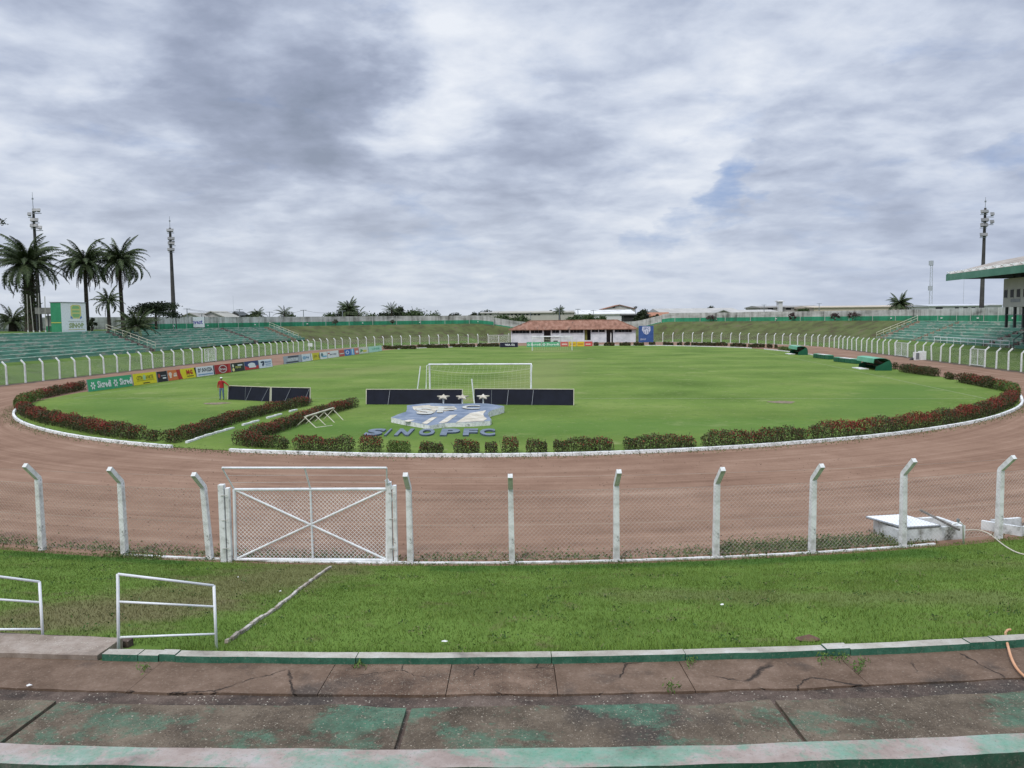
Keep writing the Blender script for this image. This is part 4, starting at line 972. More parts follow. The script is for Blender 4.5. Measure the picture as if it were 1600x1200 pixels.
# ------------------------------------------------------------------ shrubs and hedges
hleaf = mat('hedge_leaf', [(.015, .024, .008), (.032, .050, .014), (.060, .080, .022), (.080, .042, .020), (.06, .095, .025)], scale=2.5, detail=3, rough=.7, coord='World', island=.6, lo=.3, hi=.7)
hgreen = mat('hedge_green_leaf', [(.04, .07, .015), (.08, .13, .025), (.13, .18, .045)], scale=2.5, detail=3, rough=.7, coord='World', island=.6, lo=.3, hi=.7)
hred = mat('hedge_flower', [(.11, .018, .012), (.22, .026, .016), (.15, .045, .03)], scale=2.5, detail=3, rough=.7, coord='World', island=.6)
hstem = mat('hedge_stem', [(.06, .05, .035), (.14, .12, .09)], scale=5, rough=.9, coord='World')
def hedge(path, wd, h, label, red=.3, dens=330, leaf=.085, green=False, z0=0, group='flowering hedge pieces round the pitch', name='hedge', cat='hedge'):
    path = [Vector((p[0], p[1], 0)) for p in path]; c = path[len(path)//2]; org = Vector((c.x, c.y, z0))
    segs = [(a, b, (b-a).length) for a, b in zip(path, path[1:])]; Lg = sum(s_[2] for s_ in segs)
    n = int(dens*Lg*2.3); h *= .80; red *= .6; r_ = empty(name, org, label=label, cat=cat, group=group)
    t = RNG.random(n)*Lg; acc = 0; X = np.zeros((n, 3))
    side_ = RNG.beta(.8, .8, n)*2-1; hh = RNG.beta(1.15, .85, n)
    ph = RNG.random()*10
    clump = 1+.10*np.sin(t*2.3+ph)+.07*np.sin(t*5.1+ph*2)+.05*np.sin(t*9.7+ph*3)
    e = np.minimum(1, np.minimum(t, Lg-t)/.14+.45); e = np.sqrt(np.clip(e, .4, 1))
    for a, b, l in segs:
        k = (t >= acc) & (t <= acc+l+1e-6); f_ = ((t-acc)/l)[:, None]; A_ = np.array(a); B_ = np.array(b); d = (B_-A_)/l; nn_ = np.array([-d[1], d[0], 0])
        pos = A_+(B_-A_)*f_; off = (side_*wd/2*clump*(.8+.25*np.sin(hh*2.6)))[:, None]*nn_
        X[k] = (pos+off)[k]; acc += l
    top_ = np.sqrt(np.clip(1-(side_**4)*.45, .1, 1))
    X[:, 2] = z0+.04+hh*h*clump*e*top_+RNG.normal(size=n)*.025
    fl = (RNG.random(n) < red*(.3+1.4*(np.sin(t*1.3+ph)*.5+.5))) & (hh > .52)
    org_t = tuple(org)
    if red < .01: fl[:] = False
    cloud_mesh('foliage', leaves(X[~fl], leaf), 4, hgreen if green else hleaf, r_, org_t)
    if fl.sum() > 3: cloud_mesh('flowers', leaves(X[fl]+np.array([0, 0, .03]), leaf*.8, .8), 4, hred, r_, org_t)
    mb = MB(); m_ = int(Lg*5)+2; leaf *= 1.08
    for i in range(m_):
        k = int(random.random()*n); p = X[k]; q0 = Vector((p[0], p[1], z0)); mb.tube([q0+Vector((random.gauss(0, .05), random.gauss(0, .05), -.02)), q0+Vector((random.gauss(0, .1), random.gauss(0, .1), h*random.uniform(.6, 1.08)))], .012, 3)
    for i in range(int(Lg*2)):      # shoots that stick out of the top
        k = int(random.random()*n); p = X[k]; mb.tube([(p[0], p[1], z0+h*.7), (p[0]+random.gauss(0, .06), p[1]+random.gauss(0, .06), z0+h*random.uniform(1.05, 1.22))], .010, 3)
    mb.build('stems', hstem, r_, org)
    return r_
def line(pts, off=0):
    return [P(x, y) for x, y in pts]
HB = [ # points on the ground under the hedge's middle line, height, label, red
 ([(232, 689), (248, 690)], .62, 'small round shrub between the left hedge end and a larger round shrub', .12),
 ([(259, 691), (280, 692.5)], .72, 'round shrub just left of the diagonal path opening', .25),
 ([(284, 689), (320, 677), (360, 662), (420, 646), (482, 633)], .72, 'long diagonal hedge on the left of the grass path to the goal', .35),
 ([(388, 690), (430, 676), (480, 658), (520, 645), (553, 636)], .70, 'long diagonal hedge on the right of the grass path, behind the trestle', .45),
 ([(374, 694), (400, 699), (434, 701)], .72, 'thick hedge corner where the right diagonal hedge meets the kerb', .3),
 ([(438, 701.5), (449, 702)], .62, 'thin shrub right of the hedge corner by the kerb', .1),
 ([(463, 703), (500, 705), (552, 706)], .75, 'dark hedge block with red blooms left of the letter S', .4),
 ([(563, 706.5), (597, 707)], .80, 'square shrub with red blooms in front of the first raised letters', .35),
 ([(606, 707.5), (640, 708)], .60, 'low green shrub below the letters I and N', .08),
 ([(656, 709), (692, 709)], .60, 'low dark shrub below the letter O', .1),
 ([(710, 709), (749, 709)], .65, 'low dark shrub below the letter P', .15),
 ([(758, 709), (777, 709)], .58, 'small sparse shrub below the letter F', .08),
 ([(785, 708.5), (810, 708.5)], .72, 'shrub with reddish tips below the last raised letter', .35),
 ([(822, 708.5), (855, 708.5)], .72, 'square dark shrub right of the last raised letter', .2),
 ([(865, 708), (912, 707.5), (957, 706)], .70, 'wide dark hedge block right of the square shrub', .22),
 ([(975, 704), (1030, 703), (1085, 701)], .72, 'wide dark hedge block in the middle of the right half', .22),
 ([(1098, 699.5), (1180, 696), (1258, 689)], .80, 'long hedge block before the widest red hedge', .30),
 ([(1267, 688), (1340, 682), (1420, 673), (1490, 662), (1540, 650), (1572, 637), (1584, 627)], .92, 'long red flowering hedge curving round the right end of the pitch', .75),
 ([(1584, 621), (1580, 613), (1560, 609)], .85, 'bushy light green hedge piece at the far right of the oval', .2),
 ([(1556, 608.5), (1530, 603), (1500, 597.5)], .95, 'dark reddish hedge piece above the right end of the oval', .5),
 ([(1491, 594), (1479, 592.5)], .70, 'small pair of dark shrubs on the right side of the oval', .2),
 ([(1464, 589), (1435, 585), (1408, 581)], .95, 'dark hedge right of the nearer dugout', .12),
 ([(1401, 578), (1396, 577.5)], .9, 'tiny shrub against the nearer dugout', .05),
]
for pts_, h_, lb, rd in HB: hedge(line(pts_), .75 if len(pts_) > 2 else .62, h_, lb, rd, dens=520 if pts_[0][1] > 640 else 300, leaf=.08 if pts_[0][1] > 640 else .12, green='light green' in lb or 'low green' in lb)
hedge(line([(222, 688), (190, 684), (150, 678), (110, 669), (70, 661), (45, 652), (36, 645)]), .8, .85, 'long red flowering hedge along the lower left curve of the oval', .7, dens=480, leaf=.085)
hedge(line([(33, 640), (36, 633), (48, 628), (62, 625)]), .8, .85, 'hedge piece at the far left tip of the oval, turning from red to green', .3, dens=320, leaf=.11, green=True)
hedge(line([(64, 623), (90, 617), (115, 612), (131, 608.5)]), .75, .85, 'dark red hedge running up to the first green board', .6, dens=260, leaf=.12)
fh = [(599, 650, 545.6), (652, 700, 543.8), (703, 742, 542.6), (746, 780, 541.8), (890+38, 935, 540.4), (944, 960, 540.6), (968, 985, 540.4), (990, 1006, 540.2), (1014, 1024, 540), (1036, 1052, 540), (1058, 1066, 540), (1069, 1078, 540.2), (1080, 1137, 540.6), (1141, 1166, 542), (1169, 1195, 543.2), (1198, 1207, 543.8), (1210, 1215, 544.5)]
for i, (x0, x1, y) in enumerate(fh):
    side_ = 'left' if x0 < 800 else 'right'
    nm = ['first', 'second', 'third', 'fourth', 'fifth', 'sixth', 'seventh', 'eighth', 'ninth', 'tenth', 'eleventh', 'twelfth', 'thirteenth'][i if i < 4 else i-4]
    hedge(line([(x0, y), ((x0+x1)/2, y), (x1, y)]), .8, .8, '%s low hedge piece %s on the far edge of the pitch' % (nm, 'from the left' if i < 4 else 'right of the red board'), .05, dens=190, leaf=.2)
hedge(line([(1219, 547.5), (1236, 549.5), (1248, 551)]), .9, .75, 'green hedge beside the farther dugout', 0, dens=160, leaf=.16, green=True)
# kerb round the oval, with the ground cover that grows over it
kb_ = MB()
def inner_kerb(ua, ub):
    u = ua
    while u < ub-.2:
        e = min(u+random.uniform(.9, 1.1), ub); b0 = len(kb_.v)
        for uu in (u+.01, (u+e)/2, e-.01):
            o = inner(uu)
            for oo, z in ((o-.08, -.05), (o-.065, .14), (o+.065, .135), (o+.08, -.05)):
                p = pt(uu, oo); kb_.v.append((p.x, p.y, z+random.uniform(-.004, .004)))
        for i in range(2):
            a = b0+i*4; c = a+4
            for k in range(4): kb_.f.append((a+k, a+(k+1) % 4, c+(k+1) % 4, c+k)); kb_.m.append(0)
        kb_.f += [(b0, b0+3, b0+2, b0+1), (b0+8, b0+9, b0+10, b0+11)]; kb_.m += [0, 0]; u = e
uk0, uk1 = su(362, 705, 0), su(275, 699, 0)
inner_kerb(uk0, T+58); inner_kerb(402, uk1)
for a, b in ((58, 66), (120, 150), (156, 200), (205, 240), (250, 290)): inner_kerb(a, b)
kbo = kb_.build('kerb', old_white); tag(kbo, kind='structure')
# kerb along the diagonal path
kd = MB(); qs = [P(275, 699), P(320, 683), P(392, 662), P(440, 648), (P(475, 638))]
for a, b in zip(qs, qs[1:]):
    n = int((b-a).length/1)
    for i in range(n):
        if random.random() < .12: continue
        kd.bar(a.lerp(b, (i+.02)/n)+Vector((0, 0, .06)), a.lerp(b, (i+.98)/n)+Vector((0, 0, .03)), .12)
tag(kd.build('kerb', old_white), kind='structure')
wm = mat('weed_leaf', [(.035, .06, .018), (.07, .12, .03), (.13, .15, .05), (.19, .17, .09)], scale=2, detail=3, rough=.8, coord='World', island=.5)
W_pts = []
def weeds_line(ua, ub, of, wd, n, h, grow=None):
    for _ in range(n):
        u = random.uniform(ua, ub); o = (of(u) if callable(of) else of)+random.gauss(0, wd)
        if grow and random.random() > grow(u): continue
        p = pt(u, o); W_pts.append((p.x, p.y, .01+abs(random.gauss(0, h))))
weeds_line(T-52, T-20, lambda u: inner(u)-.12, .12, 1500, .07, lambda u: .5+.5*math.sin(u*.9))
weeds_line(20, 58, lambda u: inner(u)-.12, .10, 1400, .06, lambda u: .5+.5*math.sin(u*1.1))
weeds_line(T-55, T+60, lambda u: inner(u)+.25, .3, 7000, .06)
weeds_line(-12, 16, -.33, .13, 4200, .035, lambda u: .35+.65*(.5+.5*math.sin(u*2.1)))
weeds_line(10.4, 15.6, -.62, .28, 4200, .06)
weeds_line(-12, 16, -.5, .28, 3600, .025, lambda u: .3+.7*(.5+.5*math.sin(u*1.3+1)))
weeds_line(-4.8, -3.2, .1, .25, 700, .05)
tag(cloud_mesh('weeds', leaves(np.array(W_pts), .07, .45), 4, wm), kind='stuff')
# ------------------------------------------------------------------ grass blades on the near lawn and pitch rim
def blades(n, region, hmin, hmax, wd, name, mt_, zfun):
    pts_ = region(n); k = len(pts_); h_ = RNG.uniform(hmin, hmax, k); an = RNG.random(k)*6.283; ln_ = RNG.normal(size=(k, 2))*.35
    A0_, B0_ = pts_[:, 0], pts_[:, 1]
    cl = np.sin(A0_*3.1+1.7*np.sin(B0_*2.3))*np.sin(B0_*3.7+1.3*np.sin(A0_*1.9))+.8*np.sin(A0_*9.3+2*np.sin(B0_*6.1))*np.sin(B0_*11.3+2*np.sin(A0_*7.7))
    h_ = h_*np.clip(1+.28*cl, .5, 1.6)
    z = np.array([zfun(a, b) for a, b in pts_]); c = np.column_stack([pts_, z]); sd_ = np.column_stack([np.cos(an), np.sin(an), np.zeros(k)])*wd
    tip = c+np.column_stack([ln_*h_[:, None], h_])
    return tag(cloud_mesh(name, np.stack([c-sd_, c+sd_, tip], 1), 3, mt_), kind='stuff')
gb = mat('grass_blade', [(.066, .104, .020), (.104, .166, .030), (.146, .220, .042), (.205, .260, .08)], scale=.55, detail=8, rough=.8, coord='World', island=.42, lo=.32, hi=.66, spec=.15, spots=[((.20, .19, .085), 1.0, .585, .13)], patches=LAWNP)
def near_region(n):
    out_ = []; u_ = RNG.uniform(-9.5, 19, n); o = RNG.uniform(.02, 8.93, n)
    P2 = np.array([pt(a, b)[:2] for a, b in zip(u_, o)]); k = np.abs(P2[:, 0]) < P2[:, 1]*.70+.3
    k &= ~((u_ < a0+.5) & (o > 8.4))
    return P2[k]
blades(240000, near_region, .018, .05, .006, 'lawn_blades', gb, lambda a, b: hgt(*inv((a, b))))
def rim_region(n):
    u_ = RNG.uniform(-9.5, 19, n); o = 8.92-np.abs(RNG.normal(size=n))*.22; k = ~((u_ < a0+.5) & (o > 8.4))
    return np.array([pt(a, b)[:2] for a, b in zip(u_[k], o[k])])
gb2 = mat('rim_blade', [(.09, .145, .022), (.135, .22, .034), (.18, .28, .05)], scale=1.5, rough=.8, coord='World', island=.5)
blades(26000, rim_region, .04, .11, .006, 'lawn_rim_blades', gb2, lambda a, b: hgt(*inv((a, b))))
# ------------------------------------------------------------------ tiled building behind the far goal
tile = mat('roof_tiles', [(.19, .095, .062), (.27, .14, .095), (.34, .195, .14)], scale=1.2, rough=.9, stretch=(1, .3, 1), bump=.03, spots=[((.12, .08, .06), .8, .6, .1)])
wallw = mat('lime_white_wall', [(.52, .55, .58), (.64, .67, .70), (.72, .74, .76)], scale=.6, rough=.9)
bc = P(894, 535.3); bl = 28.9
bd = empty('changing_room_building', (bc.x, bc.y, 0), rz=math.atan2(NR.y, NR.x), label='long low white building with red tiled roof behind the far goal', cat='building')
ppm = bl/192.                                  # metres per photo column along the front
def bx(x): return (x-894)*ppm
def piece(x0, x1, z0, z1, y0, y1, nm, mt_):
    mb = MB(); mb.box(((x0+x1)/2, (y0+y1)/2, (z0+z1)/2), (x1-x0, y1-y0, z1-z0)); return mb.build(nm, mt_, bd)
ops = [(801, 828, 2.25, 2.95), (830, 848, 2.25, 2.95), (850.5, 861, 0, 2.95), (863, 874, 2.25, 2.95), (877, 889, 2.25, 2.95), (891, 911, 2.25, 2.95), (913, 922.5, .5, 2.95), (924, 934, 2.35, 2.95), (935, 944, 2.35, 2.95), (946.5, 956.5, 0, 2.95), (959, 985, 2.3, 2.95)]
edges = sorted({799}|{991}|{o[0] for o in ops}|{o[1] for o in ops})
mb = MB()
for a, b in zip(edges, edges[1:]):
    op = [o for o in ops if o[0] <= a and o[1] >= b]
    if op:
        o_ = op[0]
        if o_[2] > 0: mb.box(((bx(a)+bx(b))/2, .15, o_[2]/2), (bx(b)-bx(a), .2, o_[2]))
        mb.box(((bx(a)+bx(b))/2, .15, 3.05), (bx(b)-bx(a), .2, .2))
    else: mb.box(((bx(a)+bx(b))/2, .12, 1.575), (bx(b)-bx(a), .3, 3.15))
mb.box((bx(799)+.1, 4.3, 1.575), (.2, 8.2, 3.15)); mb.box((bx(991)-.1, 4.3, 1.575), (.2, 8.2, 3.15)); mb.box((0, 8.4, 1.575), (bl, .2, 3.15))
mb.box((0, 4.2, 3.08), (bl-.5, 8, .05)); mb.build('wall', wallw, bd)
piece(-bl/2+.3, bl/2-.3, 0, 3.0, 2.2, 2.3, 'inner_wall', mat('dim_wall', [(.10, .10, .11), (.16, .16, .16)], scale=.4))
for x0, x1, z0, z1 in ops:
    if z0 > 2:
        w_ = MB(); w_.box(((bx(x0)+bx(x1))/2, .22, (z0+z1)/2), (bx(x1)-bx(x0), .03, z1-z0)); wi = w_.build('window', glass, bd)
        fr = MB(); n_ = max(2, int((x1-x0)/5))
        for k in range(n_+1): fr.box((lerp(bx(x0), bx(x1), k/n_), .18, (z0+z1)/2), (.06, .05, z1-z0))
        fr.build('frame', grey_metal, wi)
dr = piece(bx(952.5), bx(954), 0, 2.2, .1, .2, 'door', white)
piece(bx(913.2), bx(917), .5, 2.9, .3, .36, 'door', mat('olive_door', [(.16, .16, .04), (.2, .2, .06)], scale=2))
piece(bx(850), bx(875), 1.45, 1.62, -.3, -.2, 'rail', white)
for x in (850, 862, 875): piece(bx(x)-.05, bx(x)+.05, 0, 1.5 if x != 862 else 3.0, -.3, -.2, 'rail_post', white)
rb = MB(); e = .7
x0, x1, y0, y1, zb, zt_ = -bl/2-.25, bl/2+.6, -e, 9.2, 3.12, 5.1
rx0, rx1, ym = x0+4.6, x1-4.6, 4.2
rb.add([(x0, y0, zb), (x1, y0, zb), (x1, y1, zb), (x0, y1, zb), (rx0, ym, zt_), (rx1, ym, zt_)], [(0, 1, 5, 4), (1, 2, 5), (2, 3, 4, 5), (3, 0, 4)])
rb.add([(x0, y0, zb-.15), (x1, y0, zb-.15), (x1, y1, zb-.15), (x0, y1, zb-.15), (x0, y0, zb), (x1, y0, zb), (x1, y1, zb), (x0, y1, zb)], [(0, 3, 2, 1), (0, 1, 5, 4), (1, 2, 6, 5), (2, 3, 7, 6), (3, 0, 4, 7)])
rf = rb.build('roof', tile, bd)
rg = MB()
for k in range(140):
    x = lerp(x0+.1, x1-.1, k/139); t = min(1, (x-x0)/4.6, (x1-x)/4.6); rg.bar((x, y0+.0, zb+.03), (x, lerp(y0, ym, t), lerp(zb, zt_, t)+.015), .035)
rg.tube([(x0, y0, zb+.03), (rx0, ym, zt_+.05), (rx1, ym, zt_+.05), (x1, y0, zb+.03)], .09, 5); rg.build('tile_ridges', tile, rf)
# small clutter in front of the building
q = P(868, 537); tag((lambda m_: m_.build('planter', dark_metal, origin=(q.x, q.y, 0)))(MB().prism([(q.x-.5, q.y), (q.x+.5, q.y), (q.x+.4, q.y+.5), (q.x-.4, q.y+.5)], 0, .7)), 'dark low planter before the open part of the tiled building', 'planter')
# blue club panel beside it
qb = P(1006, 534.2); pb_ = empty('club_banner', (qb.x, qb.y-3.0, 0), rz=-.11, label='tall blue panel with a white shield beside the tiled building', cat='panel')
bw = 3.3; bh = 3.75
mb = MB(); mb.box((0, 0, bh/2), (bw, .12, bh)); mb.build('panel', mat('club_blue', [(.03, .075, .22), (.05, .11, .30)], scale=.9, rough=.7), pb_)
mb = MB()
for x in (-bw/2, bw/2): mb.box((x, .05, bh/2), (.1, .14, bh+.1))
mb.bar((-.9, .1, 2.8), (-.9, 1.6, 0), .08); mb.bar((.9, .1, 2.8), (.9, 1.6, 0), .08); mb.build('frame', grey_metal, pb_)
for it in (('poly', (.55, .60, .70), [(.25, .95), (.78, .95), (.80, .72), (.66, .52), (.52, .46), (.36, .54), (.22, .74)]), ('poly', (.04, .09, .25), [(.33, .72), (.36, .72), (.42, .55), (.38, .56)]), ('poly', (.04, .09, .25), [(.5, .72), (.53, .72), (.54, .5), (.5, .5)]), ('poly', (.04, .09, .25), [(.66, .72), (.69, .72), (.66, .56), (.62, .54)]), ('text', (.04, .09, .25), .32, .76, .72, .90, 'SFC', .02)): add_item(pb_, it, bw, bh, {'poly': 2, 'text': 3}[it[0]]+(1 if it[1][0] < .1 else 0), y0=-.07)
add_item(pb_, ('text', (.45, .5, .6), .1, .12, .5, .24, 'SINOP', .02), bw, bh, 2, y0=-.07)
# ------------------------------------------------------------------ houses and sheds beyond the wall
def shed(x0, x1, ytop, D, depth, wallc, roofc, label, ridge=None, wins=(), name='warehouse', cat='building', gable=False, yeave=None):
    a, b = W(x0, ytop, D), W(x1, ytop, D); zt_ = a.z; ze = W((x0+x1)/2, yeave, D).z if yeave else zt_-1.2
    o_ = empty(name, ((a.x+b.x)/2, D, 0), label=label, cat=cat); w_ = b.x-a.x
    m_ = MB(); m_.box((0, depth/2, ze/2), (w_, depth, ze))
    if gable: m_.add([(-w_/2, 0, ze), (w_/2, 0, ze), (0, 0, zt_-.1), (-w_/2, .2, ze), (w_/2, .2, ze), (0, .2, zt_-.1)], [(0, 1, 2), (3, 5, 4), (0, 2, 5, 3), (1, 4, 5, 2)])
    m_.build('wall', mat('w_'+name+str(int(x0)), [tuple(k*.85 for k in wallc), wallc], scale=.15, rough=.9), o_)
    r_ = MB(); e = .5
    if gable: r_.add([(-w_/2-e, -e, ze-.1), (0, -e, zt_), (w_/2+e, -e, ze-.1), (-w_/2-e, depth+e, ze-.1), (0, depth+e, zt_), (w_/2+e, depth+e, ze-.1), (-w_/2-e, -e, ze-.35), (0, -e, zt_-.25), (w_/2+e, -e, ze-.35), (-w_/2-e, depth+e, ze-.35), (0, depth+e, zt_-.25), (w_/2+e, depth+e, ze-.35)], [(0, 1, 4, 3), (1, 2, 5, 4), (6, 9, 10, 7), (7, 10, 11, 8), (0, 6, 7, 1), (1, 7, 8, 2), (0, 3, 9, 6), (2, 8, 11, 5)])
    else: r_.add([(-w_/2-e, -e, ze-.02), (w_/2+e, -e, ze-.02), (w_/2+e, depth/2, zt_), (-w_/2-e, depth/2, zt_), (-w_/2-e, depth+e, ze), (w_/2+e, depth+e, ze), (-w_/2-e, -e, ze-.3), (w_/2+e, -e, ze-.3), (-w_/2-e, depth+e, ze-.3), (w_/2+e, depth+e, ze-.3)], [(0, 1, 2, 3), (3, 2, 5, 4), (0, 6, 7, 1), (0, 3, 4, 8, 6), (1, 7, 9, 5, 2), (6, 8, 9, 7)])
    r_.build('roof', mat('r_'+name+str(int(x0)), [tuple(k*.8 for k in roofc), roofc], scale=.25, rough=.8, stretch=(1, .2, 1)), o_)
    for (wx0, wx1, wy0, wy1) in wins:
        p, q = W(wx0, wy1, D), W(wx1, wy0, D); k = MB(); k.box(((p.x+q.x)/2-(a.x+b.x)/2, -.03, (p.z+q.z)/2), (q.x-p.x, .12, q.z-p.z)); k.build('window', glass, o_)
    return o_
cr_, gr_, wh_ = (.50, .46, .38), (.36, .36, .34), (.66, .66, .65)
shed(770, 925, 486, 300, 30, (.48, .46, .40), (.42, .40, .34), 'long cream warehouse beyond the far wall, behind the tiled building', wins=[(786+i*6, 790+i*6, 490.5, 492.5) for i in range(10)], yeave=488)
shed(903, 992, 484, 290, 26, wh_, (.70, .70, .68), 'white hall with a bright sheet roof beyond the tiled building', wins=[], yeave=490)
shed(944, 992, 476, 330, 14, (.50, .48, .44), (.33, .17, .12), 'house with a red gable roof rising above the white hall', gable=True, yeave=482, name='house', cat='house', wins=[(957, 961, 478.5, 481)])
shed(975, 1014, 491, 262, 6, (.035, .035, .035), (.05, .05, .05), 'low black fronted building right of the white hall', yeave=491.6, wins=[(978+i*7, 982+i*7, 492.6, 493.9) for i in range(5)], name='shop')
shed(1016, 1046, 488, 270, 8, (.4, .3, .22), (.36, .17, .10), 'small shed with an orange tiled roof behind the right wall', yeave=493, name='house', cat='house')
shed(1034, 1160, 481.5, 285, 30, (.42, .40, .36), (.44, .43, .40), 'wide shed with a pale grey sheet roof behind the right wall', yeave=488.5)
shed(1118, 1142, 484, 268, 10, (.30, .29, .27), (.40, .40, .38), 'small shed with a dark gable before the wide grey roof', gable=True, yeave=489, name='house', cat='house')
shed(1150, 1215, 484, 300, 18, cr_, (.46, .45, .42), 'low pale shed between the wide grey roof and the tank house', yeave=487)
shed(1188, 1285, 477.5, 320, 20, (.38, .37, .35), (.30, .29, .27), 'grey house with a long flat roof and a white water tank', yeave=479.5, name='house', cat='house', wins=[(1200+i*14, 1208+i*14, 481, 484) for i in range(6)])
shed(1217, 1223, 469.5, 318, 3, wh_, wh_, 'white water tank block on top of the grey flat roofed house', yeave=470.3, name='water_tank', cat='water tank')
shed(1272, 1455, 477.5, 300, 24, (.55, .48, .38), (.52, .45, .36), 'very long beige warehouse beyond the right wall', yeave=479)
shed(1452, 1540, 475.5, 280, 16, (.60, .60, .60), (.56, .58, .62), 'pale blue grey building with dark arched openings beyond the right wall', yeave=477, wins=[(1462, 1473, 480, 483), (1492, 1498, 480, 482.5), (1505, 1512, 480, 482.5), (1518, 1524, 480, 482.5)])
shed(1536, 1566, 474, 285, 14, (.60, .60, .60), (.45, .46, .48), 'pale building seen under the grandstand roof beyond the wall', yeave=476)
shed(281, 312, 488.5, 215, 10, (.45, .44, .42), (.30, .29, .26), 'grey gabled house behind the left wall, left of its neighbour', gable=True, yeave=495.5, name='house', cat='house')
shed(308, 352, 486, 222, 12, (.45, .44, .42), (.40, .39, .34), 'house with a wide pale gable roof behind the small white sign', gable=True, yeave=496, name='house', cat='house')
shed(360, 374, 486.5, 235, 7, (.20, .20, .20), (.10, .11, .11), 'small dark domed outbuilding behind the left wall', gable=True, yeave=492, name='outbuilding')
shed(752, 776, 487.5, 275, 14, (.50, .48, .45), (.50, .48, .45), 'cream flat roofed building left of the long warehouse', yeave=488.3, wins=[(757, 760, 490, 492), (765, 768, 490, 492)])
# ------------------------------------------------------------------ poles and masts
def pole(x, ytop, D, r, label, arms=((.12, .9),), zb=0., name='power_pole', cat='pole', mt_=None):
    t = W(x, ytop, D); o_ = empty(name, (t.x, D, zb), label=label, cat=cat)
    m_ = MB(); m_.tube([(0, 0, 0), (0, 0, t.z-zb)], [r, r*.7], 8); m_.build('shaft', mt_ or grey_metal, o_)
    for dz, hw in arms:
        m_ = MB(); m_.box((0, 0, t.z-zb-dz), (2*hw, .12, .12)); m_.build('crossarm', mt_ or grey_metal, o_)
    return o_
for x, yt, D, lb in ((292, 482, 210, 'wooden power pole left of the gabled houses behind the wall'), (315, 490, 208, 'short power pole between the two gabled houses'), (374, 483, 220, 'thin pole right of the dark outbuilding'), (421, 487, 225, 'power pole between the two small palms on the left'), (474, 484, 230, 'power pole right of the second small palm'), (535, 485, 228, 'short pale pole before the big dark palm'), (874, 485, 262, 'power pole before the left half of the cream warehouse'), (903, 482.5, 262, 'tall power pole rising over the tiled roof'), (927, 484.5, 262, 'power pole left of the white hall'), (829, 488, 262, 'thin pole before the cream warehouse'), (993, 479, 266, 'pale pole between the white hall and the round tree'), (1194, 476, 290, 'power pole by the pale shed beyond the right wall'), (1280, 474, 290, 'stub pole at the corner of the grey flat roofed house')):
    pole(x, yt, D, .14, lb)
# wires
WL = ['from the wooden pole to the small palms', 'on either side of the small pale palm', 'from the pale palm to the dark palm', 'crossing above the two gabled houses', 'left of the tallest pole over the roof', 'right of the tallest pole over the roof', 'running above the white hall']
for a, b in (((292, 482.6, 210), (421, 487.5, 225)), ((421, 487.5, 225), (474, 484.6, 230)), ((474, 484.6, 230), (535, 485.5, 228)), ((292, 483.6, 210), (374, 485.2, 220)), ((874, 485.6, 262), (903, 483, 262)), ((903, 483, 262), (927, 485, 262)), ((927, 485, 262), (993, 480, 266))):
    p, q = W(*a), W(*b); m_ = MB(); m_.tube([p.lerp(q, k/8)-Vector((0, 0, 1.2*math.sin(math.pi*k/8)*.6)) for k in range(9)], .03, 3, cap=False)
    tag(m_.build('power_line', dark_metal, origin=p), 'thin power line %s beyond the wall' % WL.pop(0), 'cable', 'power lines beyond the wall')
# lattice mast
t = W(1455, 408, 420); o_ = empty('lattice_mast', (t.x, 420, 0), label='thin lattice telecom mast far beyond the right wall', cat='mast')
m_ = MB(); lt = mat('mast_grey', [(.40, .42, .46)], rough=.7)
for sx, sy in ((-1, -1), (1, -1), (0, 1)): m_.tube([(sx*.9, sy*.9, 0), (sx*.5, sy*.5, t.z)], .13, 4)
for k in range(14):
    z0, z1 = t.z*k/14, t.z*(k+1)/14; w0 = .9-.4*k/14; s_ = 1 if k % 2 else -1; m_.bar((-w0*s_, -w0, z0), (w0*s_, -w0, z1), .10); m_.bar((-w0, -w0, z1), (w0, -w0, z1), .1)
m_.build('lattice', lt, o_)
m_ = MB()
for z in (t.z-1, t.z-14): m_.tube([(0, 0, z-1.2), (0, 0, z+1.2)], 1.1, 8)
m_.build('antenna_drum', lt, o_)
pole(1507, 420, 330, .07, 'hair-thin antenna mast left of the right floodlight', arms=(), name='antenna_mast', cat='mast', mt_=lt)
pole(364, 462, 400, .06, 'hair-thin antenna mast far behind the left wall', arms=(), name='antenna_mast', cat='mast', mt_=lt)
